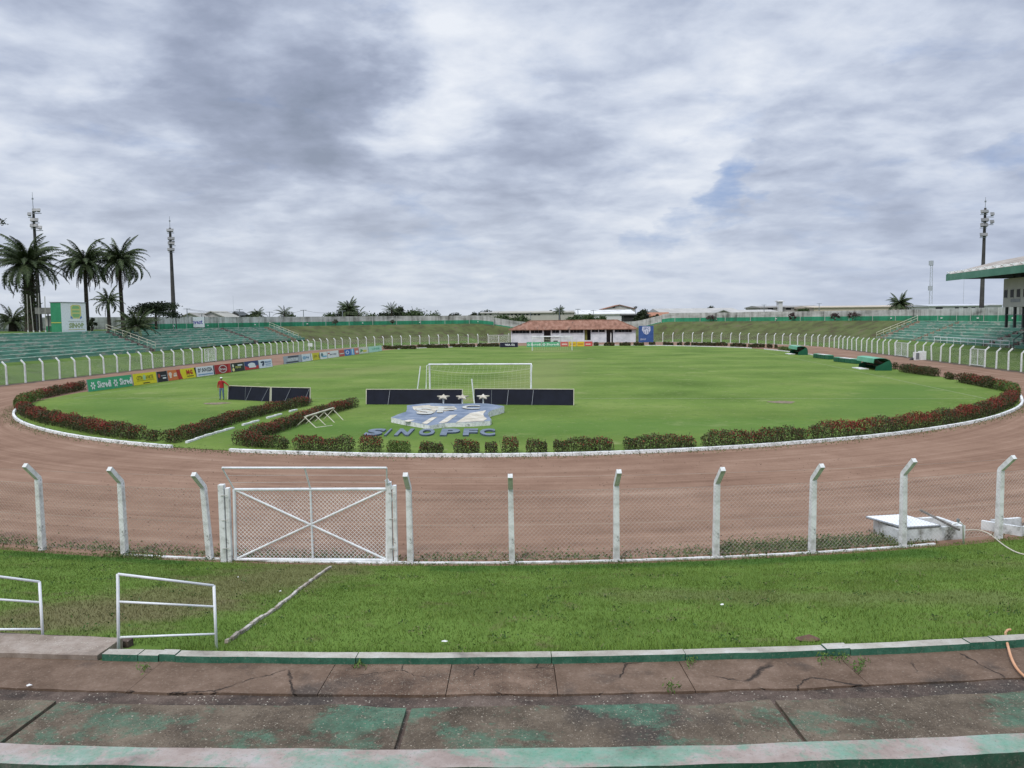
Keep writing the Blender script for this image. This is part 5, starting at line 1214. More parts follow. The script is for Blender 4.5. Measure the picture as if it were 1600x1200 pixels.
# ------------------------------------------------------------------ floodlight towers
twr_m = mat('concrete_mast', [(.035, .035, .036), (.06, .058, .055), (.09, .085, .078)], scale=.6, rough=.85)
lampm = mat('lamp_housing', [(.14, .145, .145), (.22, .225, .225)], scale=2, rough=.5, metal=.3)
def tower(xb, D, ytop, yspire, banks, label, side, zb=4.3):
    b = W(xb, 500, D); xt = xb
    h = W(xb, ytop, D).z-zb; hs = W(xb, yspire, D).z-zb; s_ = D/1250
    o_ = empty('floodlight_tower', (b.x, D, zb), label=label, cat='floodlight tower')
    m_ = MB(); m_.tube([(0, 0, -.5), (0, 0, h)], [.42*D/140, .19*D/140], 10); m_.build('mast', twr_m, o_)
    m_ = MB(); m_.tube([(0, 0, h), (0, 0, hs)], [.05, .025], 5); m_.box((0, 0, lerp(h, hs, .6)), (.25, .08, .25)); m_.build('lightning_rod', grey_metal, o_)
    for (dx, y, wpx) in banks:
        z = W(xb, y, D).z-zb; w_ = wpx*s_; cx = dx*s_
        m_ = MB(); m_.bar((0, 0, z-.35), (cx, -.4, z-.35), .08); m_.bar((cx-w_/2, -.4, z-.38), (cx+w_/2, -.4, z-.38), .09); bk_ = m_.build('bracket', grey_metal, o_)
        nl = max(1, round(w_/.62))
        for i in range(nl):
            x = cx+(i-(nl-1)/2)*.62
            m_ = MB(); rot = Matrix.Rotation(side*.5+random.uniform(-.12, .12), 3, 'Z') @ Matrix.Rotation(-.55, 3, 'X')
            vs = [Vector(k) for k in ((-.16, .22, -.15), (.16, .22, -.15), (.16, .22, .15), (-.16, .22, .15), (-.30, -.22, -.27), (.30, -.22, -.27), (.30, -.22, .27), (-.30, -.22, .27))]
            m_.add([rot @ v_+Vector((x, -.5, z+.02)) for v_ in vs], [(0, 1, 2, 3), (4, 7, 6, 5), (0, 4, 5, 1), (1, 5, 6, 2), (2, 6, 7, 3), (3, 7, 4, 0)]); m_.build('lamp', lampm, o_)
    return o_
tower(272, 143, 356, 338, [(2, 361, 11), (3, 374, 10), (3, 381, 12), (2, 391, 9)], 'dark floodlight tower standing behind the left wall by the flat crowned tree', .6)
tower(62, 128, 326, 300, [(8, 330, 13), (-3, 336, 6), (4, 345, 13), (3, 354, 12), (12, 357, 7)], 'floodlight tower rising behind the biggest palm on the left', .5)
tower(1533, 131, 325, 308, [(-4, 332, 11), (8, 336, 6), (-3, 345, 9), (8, 348, 6), (-4, 353, 11), (-4, 368, 10)], 'dark floodlight tower behind the right stand and grandstand roof', -.5)
# ------------------------------------------------------------------ grandstand at the right edge
gs = Vector((57.0, 105., 0)); # far front corner of the roof
gd = (W(1600, 424, 86)-W(1478, 438, 106)); gd.z = 0; gd.normalize()
fc = W(1478, 434, 106); gz = 4.4
gst = empty('grandstand', (fc.x, fc.y, gz), label='covered grandstand with green edged roof and white commentary box, cut by the right edge', cat='grandstand')
gst.rotation_euler[2] = math.atan2(gd.y, gd.x)  # local x runs towards the camera along the front edge, local y runs outwards
GLn = 60.; zr = fc.z-gz
fasc = mat('fascia_green', [(.06, .17, .12), (.085, .215, .155), (.115, .25, .19)], scale=.4, rough=.7)
roofm = mat('fibre_roof', [(.22, .19, .16), (.33, .29, .25), (.40, .37, .33)], scale=.5, rough=.9, stretch=(1, 1, 1))
m_ = MB(); m_.box((GLn/2, .06, zr), (GLn, .12, .84)); m_.build('fascia', fasc, gst)
m_ = MB(); yo = [0, 3, 6, 10, 14]; zo = [.42, 1.25, 2.0, 2.75, 3.2]
m_.v = []; 
for x in (0, GLn):
    for y, z in zip(yo, zo): m_.v.append((x-.1, y+.1, zr+z))
    for y, z in zip(yo, zo): m_.v.append((x-.1, y+.1, zr+z-.12))
for i in range(4): m_.f += [(i, i+10, i+11, i+1), (5+i, 6+i, 16+i, 15+i), (i, i+1, i+6, i+5), (10+i, 15+i, 16+i, 11+i)]; m_.m += [0]*4
m_.f += [(0, 5, 15, 10)]; m_.m += [0]
m_.build('roof', roofm, gst)
m_ = MB(); m_.box((.06, 7, zr+.15), (.12, 13.8, .75)); m_.build('end_fascia', fasc, gst)
for k in range(24):
    m_ = MB(); m_.box((.5+k*2.1, .5, zr+.62), (.3, .5, .34)); m_.tube([(.5+k*2.1, .3, zr+.55), (.5+k*2.1, -.1, zr+.72)], .07, 5); m_.build('roof_clip', old_white, gst)
m_ = MB()
for k in range(12): m_.box((1+k*5.2, 7, zr+.0), (.25, 13.4, .5))
m_.build('rafters', dark_metal, gst)
# commentary box: front left corner seen at column 1565
bx_D = 97.; cb = W(1567, 478, bx_D); lc = gst.matrix_world
def tol(p):
    d = Vector((p.x-fc.x, p.y-fc.y)); e1 = Vector((gd.x, gd.y)); e2 = Vector((-gd.y, gd.x)); return Vector((d.dot(e1), d.dot(e2), p.z-gz))
sgn = 1 if tol(W(1700, 478, 110)).y > 0 else -1
lb0 = tol(cb); zt0, zt1 = W(1567, 480, bx_D).z-gz, W(1567, 436, bx_D).z-gz
bwall = mat('box_wall', [(.40, .40, .39), (.50, .50, .49)], scale=.4, rough=.85)
m_ = MB(); m_.box((lb0.x+10, lb0.y+sgn*2.0, (zt0+zt1)/2), (20, 4.0, zt1-zt0)); m_.build('commentary_box', bwall, gst)
zw0, zw1 = W(1567, 466, bx_D).z-gz, W(1567, 453, bx_D).z-gz
for k in range(9):
    m_ = MB(); x = lb0.x+.65+k*1.5; m_.box((x, lb0.y-sgn*.01, (zw0+zw1)/2), (.75, .06, zw1-zw0)); wi = m_.build('window', glass, gst)
    m_ = MB(); m_.box((x, lb0.y-sgn*.05, zw1), (.9, .06, .08)); m_.box((x, lb0.y-sgn*.05, zw0), (.9, .08, .08)); m_.build('frame', bwall, wi)
for k in range(3):
    m_ = MB(); m_.box((lb0.x-.02, lb0.y+sgn*(.6+k*1.25), (zw0+zw1)/2), (.06, .7, zw1-zw0)); m_.build('window', glass, gst)
m_ = MB(); m_.box((lb0.x+3, lb0.y-sgn*.02, zt0+.75), (2.2, .05, .4)); m_.build('name_plate', grey_metal, gst)
for k in range(8):
    m_ = MB(); m_.box((lb0.x+.35+k*2.0, lb0.y+sgn*.3, zt0/2-.2), (.26, .26, zt0+.4)); m_.build('column', dark_metal, gst)
    m_ = MB(); m_.box((lb0.x+.35+k*2.0, lb0.y+sgn*3.6, zt0/2-.2), (.26, .26, zt0+.4)); m_.build('column', dark_metal, gst)
    m_ = MB(); m_.box((lb0.x+.35+k*2.0, lb0.y+sgn*1.0, zr-.2), (.22, .22, .9)); m_.build('bracket', dark_metal, gst)
m_ = MB(); m_.box((lb0.x+8, lb0.y+sgn*.3, zt0*.55), (16, .08, .08)); m_.build('tie_beam', grey_metal, gst)
# ------------------------------------------------------------------ municipal hut on the left terrace
hA, hB, hC = W(97, 517, 111.), W(135.5, 514.5, 115.5), W(83, 518, 113.5)
hz0 = 4.45; hh = W(97, 472.5, 111).z-hz0
ho = empty('painted_hut', (hA.x, hA.y, hz0), label='tall narrow hut with a green side and a white painted emblem front', cat='hut')
ho.rotation_euler[2] = math.atan2(hB.y-hA.y, hB.x-hA.x); hw = (hB-hA).xy.length; hs = (hC-hA).xy.length+.3
gpaint = mat('hut_green', [(.03, .20, .10), (.045, .26, .13)], scale=.8, rough=.7)
m_ = MB(); m_.box((hw/2, .85, hh/2-.2), (hw, 1.7, hh+.4), mi=0); m_.m = [1 if i == 0 else 0 for i in range(6)]
m_.build('wall', [white, gpaint], ho)
m_ = MB(); m_.box((hw/2, .85, hh+.04), (hw+.15, 1.9, .09)); m_.build('roof', grey_metal, ho)
m_ = MB(); m_.box((-.012, .85, 1.35), (.03, 1.66, .10)); m_.build('stripe', colm((.55, .5, .1)), ho)
for it, l_ in ((('poly', (.62, .60, .22), [(.38, .52), (.38, .88), (.46, .93), (.72, .93), (.80, .88), (.80, .52), (.72, .46), (.46, .46)]), 1), (('poly', (.26, .48, .20), [(.44, .55), (.44, .85), (.50, .89), (.68, .89), (.74, .85), (.74, .55), (.68, .50), (.50, .50)]), 2), (('rect', (.62, .60, .22), .44, .74, .74, .79), 3), (('rect', (.62, .60, .22), .44, .62, .74, .67), 3), (('poly', (.12, .25, .5), [(.36, .48), (.44, .44), (.44, .50), (.37, .56)]), 4), (('poly', (.12, .25, .5), [(.82, .48), (.74, .44), (.74, .50), (.81, .56)]), 4), (('text', (.28, .30, .22), .28, .345, .88, .375, 'PREFEITURA DE', .01), 1), (('text', (.32, .38, .18), .28, .13, .9, .32, 'SINOP', .05), 1), (('rect', (.62, .55, .3), .26, .075, .92, .10), 1)):
    kd_ = add_item(ho, it, hw, hh, l_, y0=-.002); kd_.location.x = hw/2
shd = W(62, 520, 117); m_ = MB(); sho = empty('open_shed', (shd.x, shd.y, hz0), rz=.1, label='dim open shed with a sheet roof left of the painted hut', cat='shed')
m_.box((1.3, 1.5, 3.1), (3.4, 3.4, .9)); m_.build('sheet_roof', mat('old_sheet', [(.12, .12, .11), (.24, .24, .22)], scale=1.2, rough=.9), sho)
for x in (-.3, 1.3, 2.8): m_ = MB(); m_.box((x, 0, 1.4), (.14, .14, 2.9)); m_.build('post', dark_metal, sho)
m_ = MB(); m_.box((1.2, 2.6, 1.2), (3.0, .15, 2.4)); m_.build('back_wall', wgrey, sho); m_ = MB(); m_.box((.5, 2.45, .4), (1.4, .1, .9)); m_.build('green_panel', gpaint, sho)
for i, (xa, ya, xb, yb) in enumerate(((42, 460, 44, 518), (47, 462, 52.5, 518), (60, 458, 62, 518), (70, 463, 71.5, 518))):
    b_ = W(xb, yb, 112); t_ = W(xa, ya, 112); o_ = empty('flag_pole', (b_.x, b_.y, b_.z-.3), label=['leftmost thin pole in front of the biggest palm trunk', 'leaning thin pole in front of the biggest palm trunk', 'thin pole just left of the open shed', 'thin pole in front of the open shed'][i], cat='pole')
    m_ = MB(); m_.tube([(0, 0, 0), t_-b_+Vector((0, 0, .3))], .05, 6); m_.build('shaft', mat('pale_pole', [(.35, .34, .30)]), o_)
    m_ = MB(); m_.tube([(0, 0, -.1), (0, 0, .45)], .09, 8); m_.build('socket', old_white, o_)
# small white sign on the left wall
sb = pt([u for u in np.arange(286, 340, .25) if (lambda p: 800+1250*p.x/p.y)(pt(u, 19.6)) < 310][0], 19.55)
sg = empty('sign_board', (sb.x, sb.y, 4.5), label='small white sign with blue lettering fixed to the left wall', cat='sign'); sg.rotation_euler[2] = math.pi/2-.11-.55
m_ = MB(); m_.box((0, 0, 1.15), (3.2, .08, 1.95)); m_.build('panel', white, sg)
m_ = MB(); m_.box((-1.62, 0, 1.1), (.1, .12, 2.2)); m_.box((1.62, 0, 1.1), (.1, .12, 2.2)); m_.box((0, 0, .15), (3.2, .12, .08)); m_.build('frame', dark_metal, sg)
kd_ = add_item(sg, ('text', (.10, .09, .38), .14, .35, .86, .75, 'Invest', .02), 3.2, 2.2, 1, y0=-.045)
# ------------------------------------------------------------------ palms and trees
frond = mat('palm_leaf', [(.024, .038, .015), (.052, .078, .028), (.088, .118, .045)], scale=.6, detail=3, rough=.7, coord='World', island=.5)
dead = mat('dead_frond', [(.05, .04, .028), (.10, .085, .06)], scale=.8, rough=.9, coord='World', island=.4)
trunkm = mat('palm_trunk', [(.030, .025, .020), (.065, .055, .042)], scale=2, rough=.95, bump=.03, stretch=(1, 1, 3))
def palm(base, h, cr_, nf, label, tr=.28, skirt=0, droop=.5, group='palms', boots=False, seed=1, leafl=.75, fill=1., flare=1., ferns=0):
    rg = random.Random(seed); o_ = empty('palm_tree', base, label=label, cat='palm tree', group=group)
    m_ = MB(); bend = rg.uniform(-.3, .3)
    m_.tube([(bend*math.sin(k/6*1.5), 0, h*k/6) for k in range(-0, 7)], [tr*(1.35-.35*k/6)*(flare if k == 0 else 1) for k in range(7)], 9, cap=True); topx = bend*math.sin(1.5)
    if boots:
        for k in range(170):
            a = rg.random()*6.28; z = h*rg.uniform(.02, .97); r_ = tr*1.05; d = Vector((math.cos(a), math.sin(a), .9)); p = Vector((math.cos(a)*r_, math.sin(a)*r_, z)); m_.tube([p, p+d*.28], [.10, .04], 4)
    m_.build('trunk', trunkm, o_)
    L_ = []; D_ = []; S = MB()
    def fr(az, el, ln_, dr, buf, dens, wl):
        d = np.array([math.cos(az), math.sin(az)]); n = int(ln_*dens); prev = None; p = np.array([topx, 0, h]); e = el; st = ln_/n; pts = []
        for i in range(n):
            t = i/n; p = p+np.array([d[0]*math.cos(e), d[1]*math.cos(e), math.sin(e)])*st; e -= dr*st/ln_*(1+1.2*t); pts.append(p.copy())
            if i < n*.12: continue
            w_ = wl*math.sin(math.pi*min(1, .15+t*.85))**.6*(1-.5*t)
            for s_ in (1, -1):
                side = np.array([-d[1]*s_, d[0]*s_, 0])
                dirr = side*rg.uniform(.5, .9)+np.array([d[0], d[1], 0])*.55+np.array([0, 0, -.15-.7*rg.random()]); dirr /= np.linalg.norm(dirr)
                wv = np.array([d[0]*math.cos(e), d[1]*math.cos(e), math.sin(e)])*.042*max(1, wl); a_ = p; b_ = p+dirr*w_*rg.uniform(.8, 1.1)
                buf.append([a_-wv, a_+wv, b_+wv*.3, b_-wv*.3])
        S.tube([tuple(q) for q in pts[::max(1, n//7)]], .035, 3)
    for i in range(nf):
        az = i*2.39996+rg.uniform(-.2, .2); f_ = i/nf; el = lerp(1.45, -.15, f_**.75)+rg.uniform(-.15, .15)
        fr(az, el, cr_*rg.uniform(.8, 1.15), lerp(.75, 1.2, f_)*droop*1.9*rg.uniform(.6, 1.3), L_, 17*fill, leafl)
    for i in range(skirt): fr(rg.random()*6.28, rg.uniform(-1.25, -.5), cr_*rg.uniform(.6, .95), rg.uniform(.2, .7), D_, 9*fill, leafl*.45)
    cloud_mesh('fronds', L_, 4, frond, o_)
    if D_: cloud_mesh('dead_fronds', D_, 4, dead, o_)
    if ferns:
        z = RNG.uniform(.5, h*.98, ferns); a = RNG.random(ferns)*6.283; r_ = tr*1.1+np.abs(RNG.normal(size=ferns))*.38*(.5+z/h)
        cloud_mesh('trunk_ferns', leaves(np.column_stack([r_*np.cos(a)+topx*.5, r_*np.sin(a), z]), .62, .16, upbias=.3), 4, frond, o_)
    S.build('frond_ribs', trunkm, o_); return o_
def at(x, y, D, z=None): p = W(x, y, D); return (p.x, p.y, p.z if z is None else z)
palm(at(50, 515, 121, 4.4), 10.2, 6.0, 64, 'biggest palm on the left, with a thick shaggy dark trunk', tr=.62, skirt=14, boots=True, seed=3, leafl=1.15, flare=1.3, ferns=1400)
palm(at(137, 515, 126, 4.4), 10.6, 4.9, 54, 'tall palm right behind the painted hut', tr=.25, skirt=22, droop=.6, seed=5, leafl=1.05)
palm(at(193, 515, 129, 4.4), 11.0, 5.2, 56, 'tall palm right of the hut, nearest the flat crowned tree', tr=.25, skirt=22, droop=.6, seed=8, leafl=1.05)
palm(at(171, 512, 124, 4.4), 4.6, 2.9, 26, 'short young palm between the two tall slender palms', tr=.22, skirt=3, droop=.6, seed=9, leafl=.6)
palm(at(20, 515, 127, 4.3), 1.8, 3.6, 30, 'low bushy palm left of the biggest palm trunk', tr=.5, droop=.5, seed=10, leafl=.8)
palm(at(214, 512, 121, 4.3), .8, 3.8, 34, 'low bushy palm by the left end of the wall', tr=.4, droop=.35, seed=12, leafl=.8)
palm(at(546, 500, 246, 0), 9.0, 4.2, 30, 'dark palm standing above the trees left of centre', tr=.35, droop=.45, seed=13, leafl=1.5, fill=.7)
palm(at(1407, 500, 240, 0), 8.7, 4.4, 48, 'lone palm rising beyond the right wall', tr=.35, droop=.5, seed=14, leafl=1.3, fill=.7)
palm(at(443, 500, 236, 0), 7.6, 3.9, 20, 'small pale palm between two power poles', tr=.3, droop=.6, seed=15, leafl=.7, fill=.7)
palm(at(403, 500, 236, 0), 7.6, 3.2, 20, 'small bushy palm behind the left wall, left of the pale palm', tr=.3, droop=.6, seed=16, leafl=1., fill=.7)
palm(at(612, 500, 246, 0), 8.5, 3.6, 18, 'spiky palm rising from the tree row left of centre', tr=.3, droop=.35, seed=17, leafl=.7, fill=.7)
palm(at(875, 500, 275, 0), 8.0, 2.6, 18, 'small palm above the cream warehouse', tr=.3, droop=.5, seed=18, leafl=1.1, fill=.7)
palm(at(560, 500, 240, 0), 6.9, 3.9, 20, 'pale drooping palm at the foot of the dark one', tr=.3, droop=.6, seed=19, leafl=.7, fill=.7)
tleafs = {'dark': mat('tree_leaf_dark', [(.010, .018, .008), (.022, .034, .012), (.04, .055, .02)], scale=.5, detail=3, rough=.7, coord='World', island=.5), 'mid': mat('tree_leaf_mid', [(.022, .04, .012), (.045, .075, .022), (.075, .11, .035)], scale=.5, detail=3, rough=.7, coord='World', island=.5), 'maroon': mat('tree_leaf_maroon', [(.03, .018, .018), (.07, .035, .035), (.06, .06, .04)], scale=.8, detail=3, rough=.7, coord='World', island=.5), 'grey': mat('tree_leaf_grey', [(.08, .08, .06), (.14, .14, .11)], scale=.8, detail=3, rough=.8, coord='World', island=.5)}
bark = mat('bark', [(.05, .042, .033), (.11, .09, .07)], scale=2, rough=.95)
def tree(x, ybase_z, D, wpx, ytop, kind, label, n=1800, leaf=.4, lobes=9, flatc=False, group=None, trunk=.2, cbot=.35, tree_name='tree'):
    s_ = D/1250; c = W(x, ytop, D); zb = ybase_z; h = c.z-zb; rx = wpx*s_/2
    o_ = empty(tree_name, (c.x, c.y, zb), label=label, cat='tree' if tree_name == 'tree' else tree_name, group=group)
    rg = random.Random(int(x*7+D)); L_ = []; m_ = MB()
    th = h*cbot if not flatc else h*.62
    m_.tube([(0, 0, -.2), (rg.uniform(-.1, .1), 0, th)], [trunk, trunk*.6], 7)
    for i in range(lobes):
        a = i*2.4; q = math.sqrt((i+.5)/lobes); lx, ly = q*rx*.72*math.cos(a), q*rx*.72*math.sin(a)
        lr = rx*rg.uniform(.28, .48) if lobes > 1 else rx
        if flatc: lz = h-.9-1.1*q**2*rg.uniform(.4, 1.3)-rg.random()*1.0; hzr = lr*.26
        else: lz = lerp(h-lr*.8, h*cbot+lr*.4, q*q*rg.uniform(.5, 1.1)); hzr = min(lr*.85, h*.4)
        hzr = max(.25, hzr); lz = min(lz, h-hzr)
        k = n//lobes; u_ = RNG.normal(size=(k, 3)); u_ /= np.linalg.norm(u_, axis=1)[:, None]; r_ = RNG.random(k)**.38*(1+.25*RNG.normal(size=k))
        L_.append(np.array([lx, ly, lz])+u_*np.array([lr, lr, hzr])*r_[:, None]); m_.tube([(0, 0, th*.85), (lx*.5, ly*.5, lerp(th, lz, .6)), (lx, ly, lz)], [trunk*.5, trunk*.3, .03], 4)
    m_.build('trunk', bark, o_); cloud_mesh('crown', leaves(np.concatenate(L_), leaf, .7), 4, tleafs[kind], o_); return o_
tree(242, 4.3, 134, 76, 464, 'dark', 'wide flat crowned dark tree beside the left floodlight tower', n=5200, leaf=.30, lobes=22, flatc=True, trunk=.25)
tree(143, 4.3, 119, 18, 496, 'dark', 'rounded bush at the right foot of the painted hut', n=700, leaf=.25, lobes=5, cbot=.1)
tree(-22, 4.4, 106, 58, 318, 'dark', 'tree branches reaching in at the left edge above the palms', n=420, leaf=.26, lobes=9, cbot=.75, trunk=.12)
for x, w_, yt, D, kd_, lb in ((515, 34, 488, 250, 'mid', 'low round tree left of the dark palm'), (541, 60, 480, 252, 'dark', 'dense dark tree clump round the dark palm'), (578, 40, 489, 250, 'mid', 'low tree right of the dark palm'), (600, 34, 486, 256, 'dark', 'dark tree beside the spiky palm'), (622, 40, 478.5, 252, 'dark', 'tall dark tree right of the spiky palm'), (648, 50, 482, 248, 'mid', 'lighter green tree in the middle of the tree row'), (676, 44, 487, 250, 'mid', 'low tree at the right end of the tree row'), (710, 30, 488.5, 255, 'dark', 'small tree apart from the tree row'), (738, 26, 487, 258, 'dark', 'small dark tree left of the flat roofed building'), (757, 34, 484, 292, 'dark', 'dark tree top behind the flat roofed building'), (784, 46, 491.5, 236, 'mid', 'bright green bush left before the cream warehouse'), (812, 44, 492.5, 236, 'mid', 'bright green bush just left of the tiled roof ridge'), (898, 36, 492, 238, 'mid', 'green bush behind the tiled roof, left of three'), (918, 34, 491, 238, 'mid', 'green bush behind the tiled roof, middle of three'), (938, 34, 492.5, 238, 'mid', 'green bush behind the tiled roof, right of three'), (1003, 26, 481.5, 258, 'dark', 'round tree right of the white hall'), (859, 12, 481, 320, 'dark', 'tiny tree on the roofline of the warehouse'), (992, 8, 475, 322, 'dark', 'tiny tree top beside the red gable'), (1108, 20, 477.5, 330, 'dark', 'small tree top above the wide grey roof'), (1228, 14, 474, 330, 'dark', 'small tree top beside the white tank'), (1256, 26, 480, 300, 'mid', 'green tree in front of the flat roofed house'), (1025, 12, 487, 262, 'dark', 'small dark bush by the orange roofed shed'), (398, 34, 485.5, 238, 'mid', 'leafy tree behind the left wall beside the bushy palm'), (450, 36, 489, 239, 'mid', 'low tree around the small pale palm'), (385, 14, 489, 238, 'dark', 'small bush right of the thin pole')):
    tree(x, 0, D, w_, yt, kd_, lb, n=int(500+w_*70), leaf=.50 if w_ > 15 else .3, lobes=max(3, int(w_/5)), cbot=.3, trunk=.18)
def bank_tree(x, o, w_, yt, kd_, lb, us_):
    u = min(us_, key=lambda u: abs((lambda p: 800+1250*p.x/p.y)(pt(u, o))-x)); p = pt(u, o)
    tree(x, hgt(u, o)-.1, p.y, w_, yt, kd_, lb, n=520, leaf=.22, lobes=7, cbot=.25, trunk=.09, tree_name='shrub')
ur, ul = np.arange(120, 208, .5), np.arange(246, 300, .5)
for x, w_, yt, kd_, lb in ((1111, 19, 491.5, 'maroon', 'bushy maroon shrub in front of the right wall, farthest of four'), (1238, 14, 487.5, 'maroon', 'slim maroon shrub in front of the right wall, second farthest'), (1305, 17, 488, 'maroon', 'maroon shrub in front of the right wall, left of the biggest'), (1333, 22, 486, 'maroon', 'biggest maroon shrub on the right bank before the wall')): bank_tree(x, 18.6, w_, yt, kd_, lb, ur)
for x, w_, yt, kd_, lb in ((524, 11, 498, 'grey', 'small bare grey shrub on the far bank, left one'), (613, 8, 499, 'grey', 'small bare grey shrub on the far bank, right one')): bank_tree(x, 18.6, w_, yt, kd_, lb, ul)
# ------------------------------------------------------------------ dugouts and low benches
dgr = mat('dugout_green', [(.010, .085, .045), (.02, .12, .065)], scale=.8, rough=.45); dlg = mat('dugout_top', [(.09, .33, .20), (.15, .40, .27)], scale=.8, rough=.5)
def dugout(xn, yn, wpx, ln_, h, label):
    c = P(xn, yn); d_ = c.y; s_ = d_/1250; w_ = wpx*s_
    o_ = empty('dugout', (c.x, c.y, 0), label=label, cat='dugout', group='team dugouts'); o_.rotation_euler[2] = math.atan2(A.y, A.x)-math.pi/2
    # local x to the right (outwards), local y away from the camera
    pr = [(-w_*.44, h*.62), (-w_*.40, h*.95), (-w_*.12, h), (w_*.18, h*.97), (w_*.38, h*.84), (w_*.48, h*.6), (w_*.5, h*.3), (w_*.5, 0)]
    m_ = MB(); n = len(pr); ins = [(x*.93, z-.05 if z > .1 else z) for x, z in pr]
    for y in (0, ln_):
        for x, z in pr: m_.v.append((x, y, z))
        for x, z in ins: m_.v.append((x, y, z))
    for i in range(n-1): m_.f += [(i, i+1, 2*n+i+1, 2*n+i), (n+i, 3*n+i, 3*n+i+1, n+i+1), (i, n+i, n+i+1, i+1), (2*n+i, 2*n+i+1, 3*n+i+1, 3*n+i)]; m_.m += [1 if i < 3 else 0, 0, 0, 0]
    m_.f += [(0, 2*n, 3*n, n)]; m_.m += [1]
    m_.build('curved_shell', [dgr, dlg], o_)
    for y in (.02, ln_-.05):
        m_ = MB(); ep = [(-w_*.34, 0)]+[(-w_*.30, h*.34), (-w_*.05, h*.50), (w_*.2, h*.72), (w_*.36, h*.80), (w_*.46, h*.58), (w_*.47, 0)]; k = len(ep)
        m_.add([(x, y, z) for x, z in ep]+[(x, y+.03, z) for x, z in ep], [tuple(range(k)), tuple(range(2*k-1, k-1, -1))]+[(i, i+k, (i+1) % k+k, (i+1) % k) for i in range(k)]); m_.build('end_panel', dgr, o_)
    m_ = MB(); m_.box((w_*.15, ln_/2, .42), (.4, ln_-.2, .06)); m_.box((w_*.32, ln_/2, .7), (.05, ln_-.2, .35)); m_.build('bench', brown, o_)
    m_ = MB(); m_.box((-w_*.55, ln_*.62, .06), (.9, ln_*.5, .08)); m_.build('floor_slab', old_white, o_)
    for y in (.1, ln_/2, ln_-.1): m_ = MB(); m_.tube([(-w_*.36, y, h*.96), (w_*.0, y, h*.6), (w_*.1, y, 0)], .025, 5); m_.build('prop', dark_metal, o_)
dugout(1378, 579.5, 30, 5.4, 1.3, 'green curved team dugout nearer the camera on the right touchline')
dugout(1253, 555, 18, 5.2, 1.3, 'green curved team dugout farther away on the right touchline')
def low_bench(x0, y0, x1, y1, label):
    a, b = P(x0, y0), P(x1, y1); d = b-a; Ln = d.length; o_ = empty('low_bench', (a+b)/2, rz=math.atan2(d.y, d.x), label=label, cat='bench', group='low green benches'); n = 4
    for k in range(n):
        m_ = MB(); x = -Ln/2+(k+.5)*Ln/n; m_.box((x, 0, .28), (Ln/n-.12, .7, .5)); m_.build('bench_box', dgr, o_, bevel=.04)
        m_ = MB(); m_.box((x, 0, .56), (Ln/n-.2, .62, .05)); m_.build('bench_top', dlg if k in (0, 3) else old_white, o_)
low_bench(1274, 559, 1299, 562, 'row of low green boxes between the dugouts, farther one')
low_bench(1306, 565, 1342, 569, 'row of low green boxes between the dugouts, nearer one')
# white cabinets on the verge of the right track
c = P(1436, 562.5); o_ = empty('white_cabinet', (c.x, c.y, 0), label='pair of white cabinets standing at the right fence beyond the track', cat='cabinet')
m_ = MB(); m_.box((-.35, 0, .5), (.55, .6, 1.0)); m_.box((.45, .15, .55), (.75, .6, 1.1)); m_.build('body', white, o_); m_ = MB(); m_.box((-.35, -.31, .5), (.4, .03, .8)); m_.build('door', grey_metal, o_)
c = P(1429, 562.5); o_ = empty('black_ramp', (c.x, c.y, 0), label='small black sloping box beside the white cabinets', cat='box')
m_ = MB(); m_.add([(-.5, 0, 0), (.3, 0, 0), (.3, 0, .55), (-.5, .5, 0), (.3, .5, 0), (.3, .5, .55)], [(0, 1, 2), (3, 5, 4), (0, 2, 5, 3), (1, 4, 5, 2), (0, 3, 4, 1)]); m_.build('body', black, o_)
m_ = MB(); m_.box((.35, .25, .62), (.22, .6, .08)); m_.build('lid', grey_metal, o_)
c = P(484, 546); o_ = empty('white_chair', (c.x, c.y, 0), label='small white object standing by the crowded posts at the far left corner', cat='chair')
m_ = MB(); m_.box((0, 0, .45), (.9, .9, .06)); m_.build('seat', white, o_); m_ = MB(); m_.box((0, .42, .85), (.9, .06, .8)); m_.build('backrest', white, o_)
for sx in (-.4, .4):
    for sy in (-.4, .4): m_ = MB(); m_.box((sx, sy, .21), (.08, .08, .42)); m_.build('leg', white, o_)
c = P(750, 534.5); o_ = empty('blue_cover', (c.x, c.y+5, .2), rz=-.2, label='blue folded cover lying on the bank left of the far double gate', cat='cover')
m_ = MB(); m_.add([(-3.4, .3, .9), (3.4, -.8, .0), (3.4, .6, .1), (-3.4, 1.6, 1.1), (-3.4, .3, .6), (3.4, -.8, -.3), (3.4, .6, -.2), (-3.4, 1.6, .7)], [(0, 1, 2, 3), (4, 7, 6, 5), (0, 4, 5, 1), (1, 5, 6, 2), (2, 6, 7, 3), (3, 7, 4, 0)]); m_.build('sheet', mat('faded_blue', [(.10, .20, .32), (.16, .27, .40)], scale=.5), o_)
m_ = MB(); m_.tube([(-3.5, .2, .9), (3.5, -.9, .05)], .07, 5); m_.build('hem', grey_metal, o_)
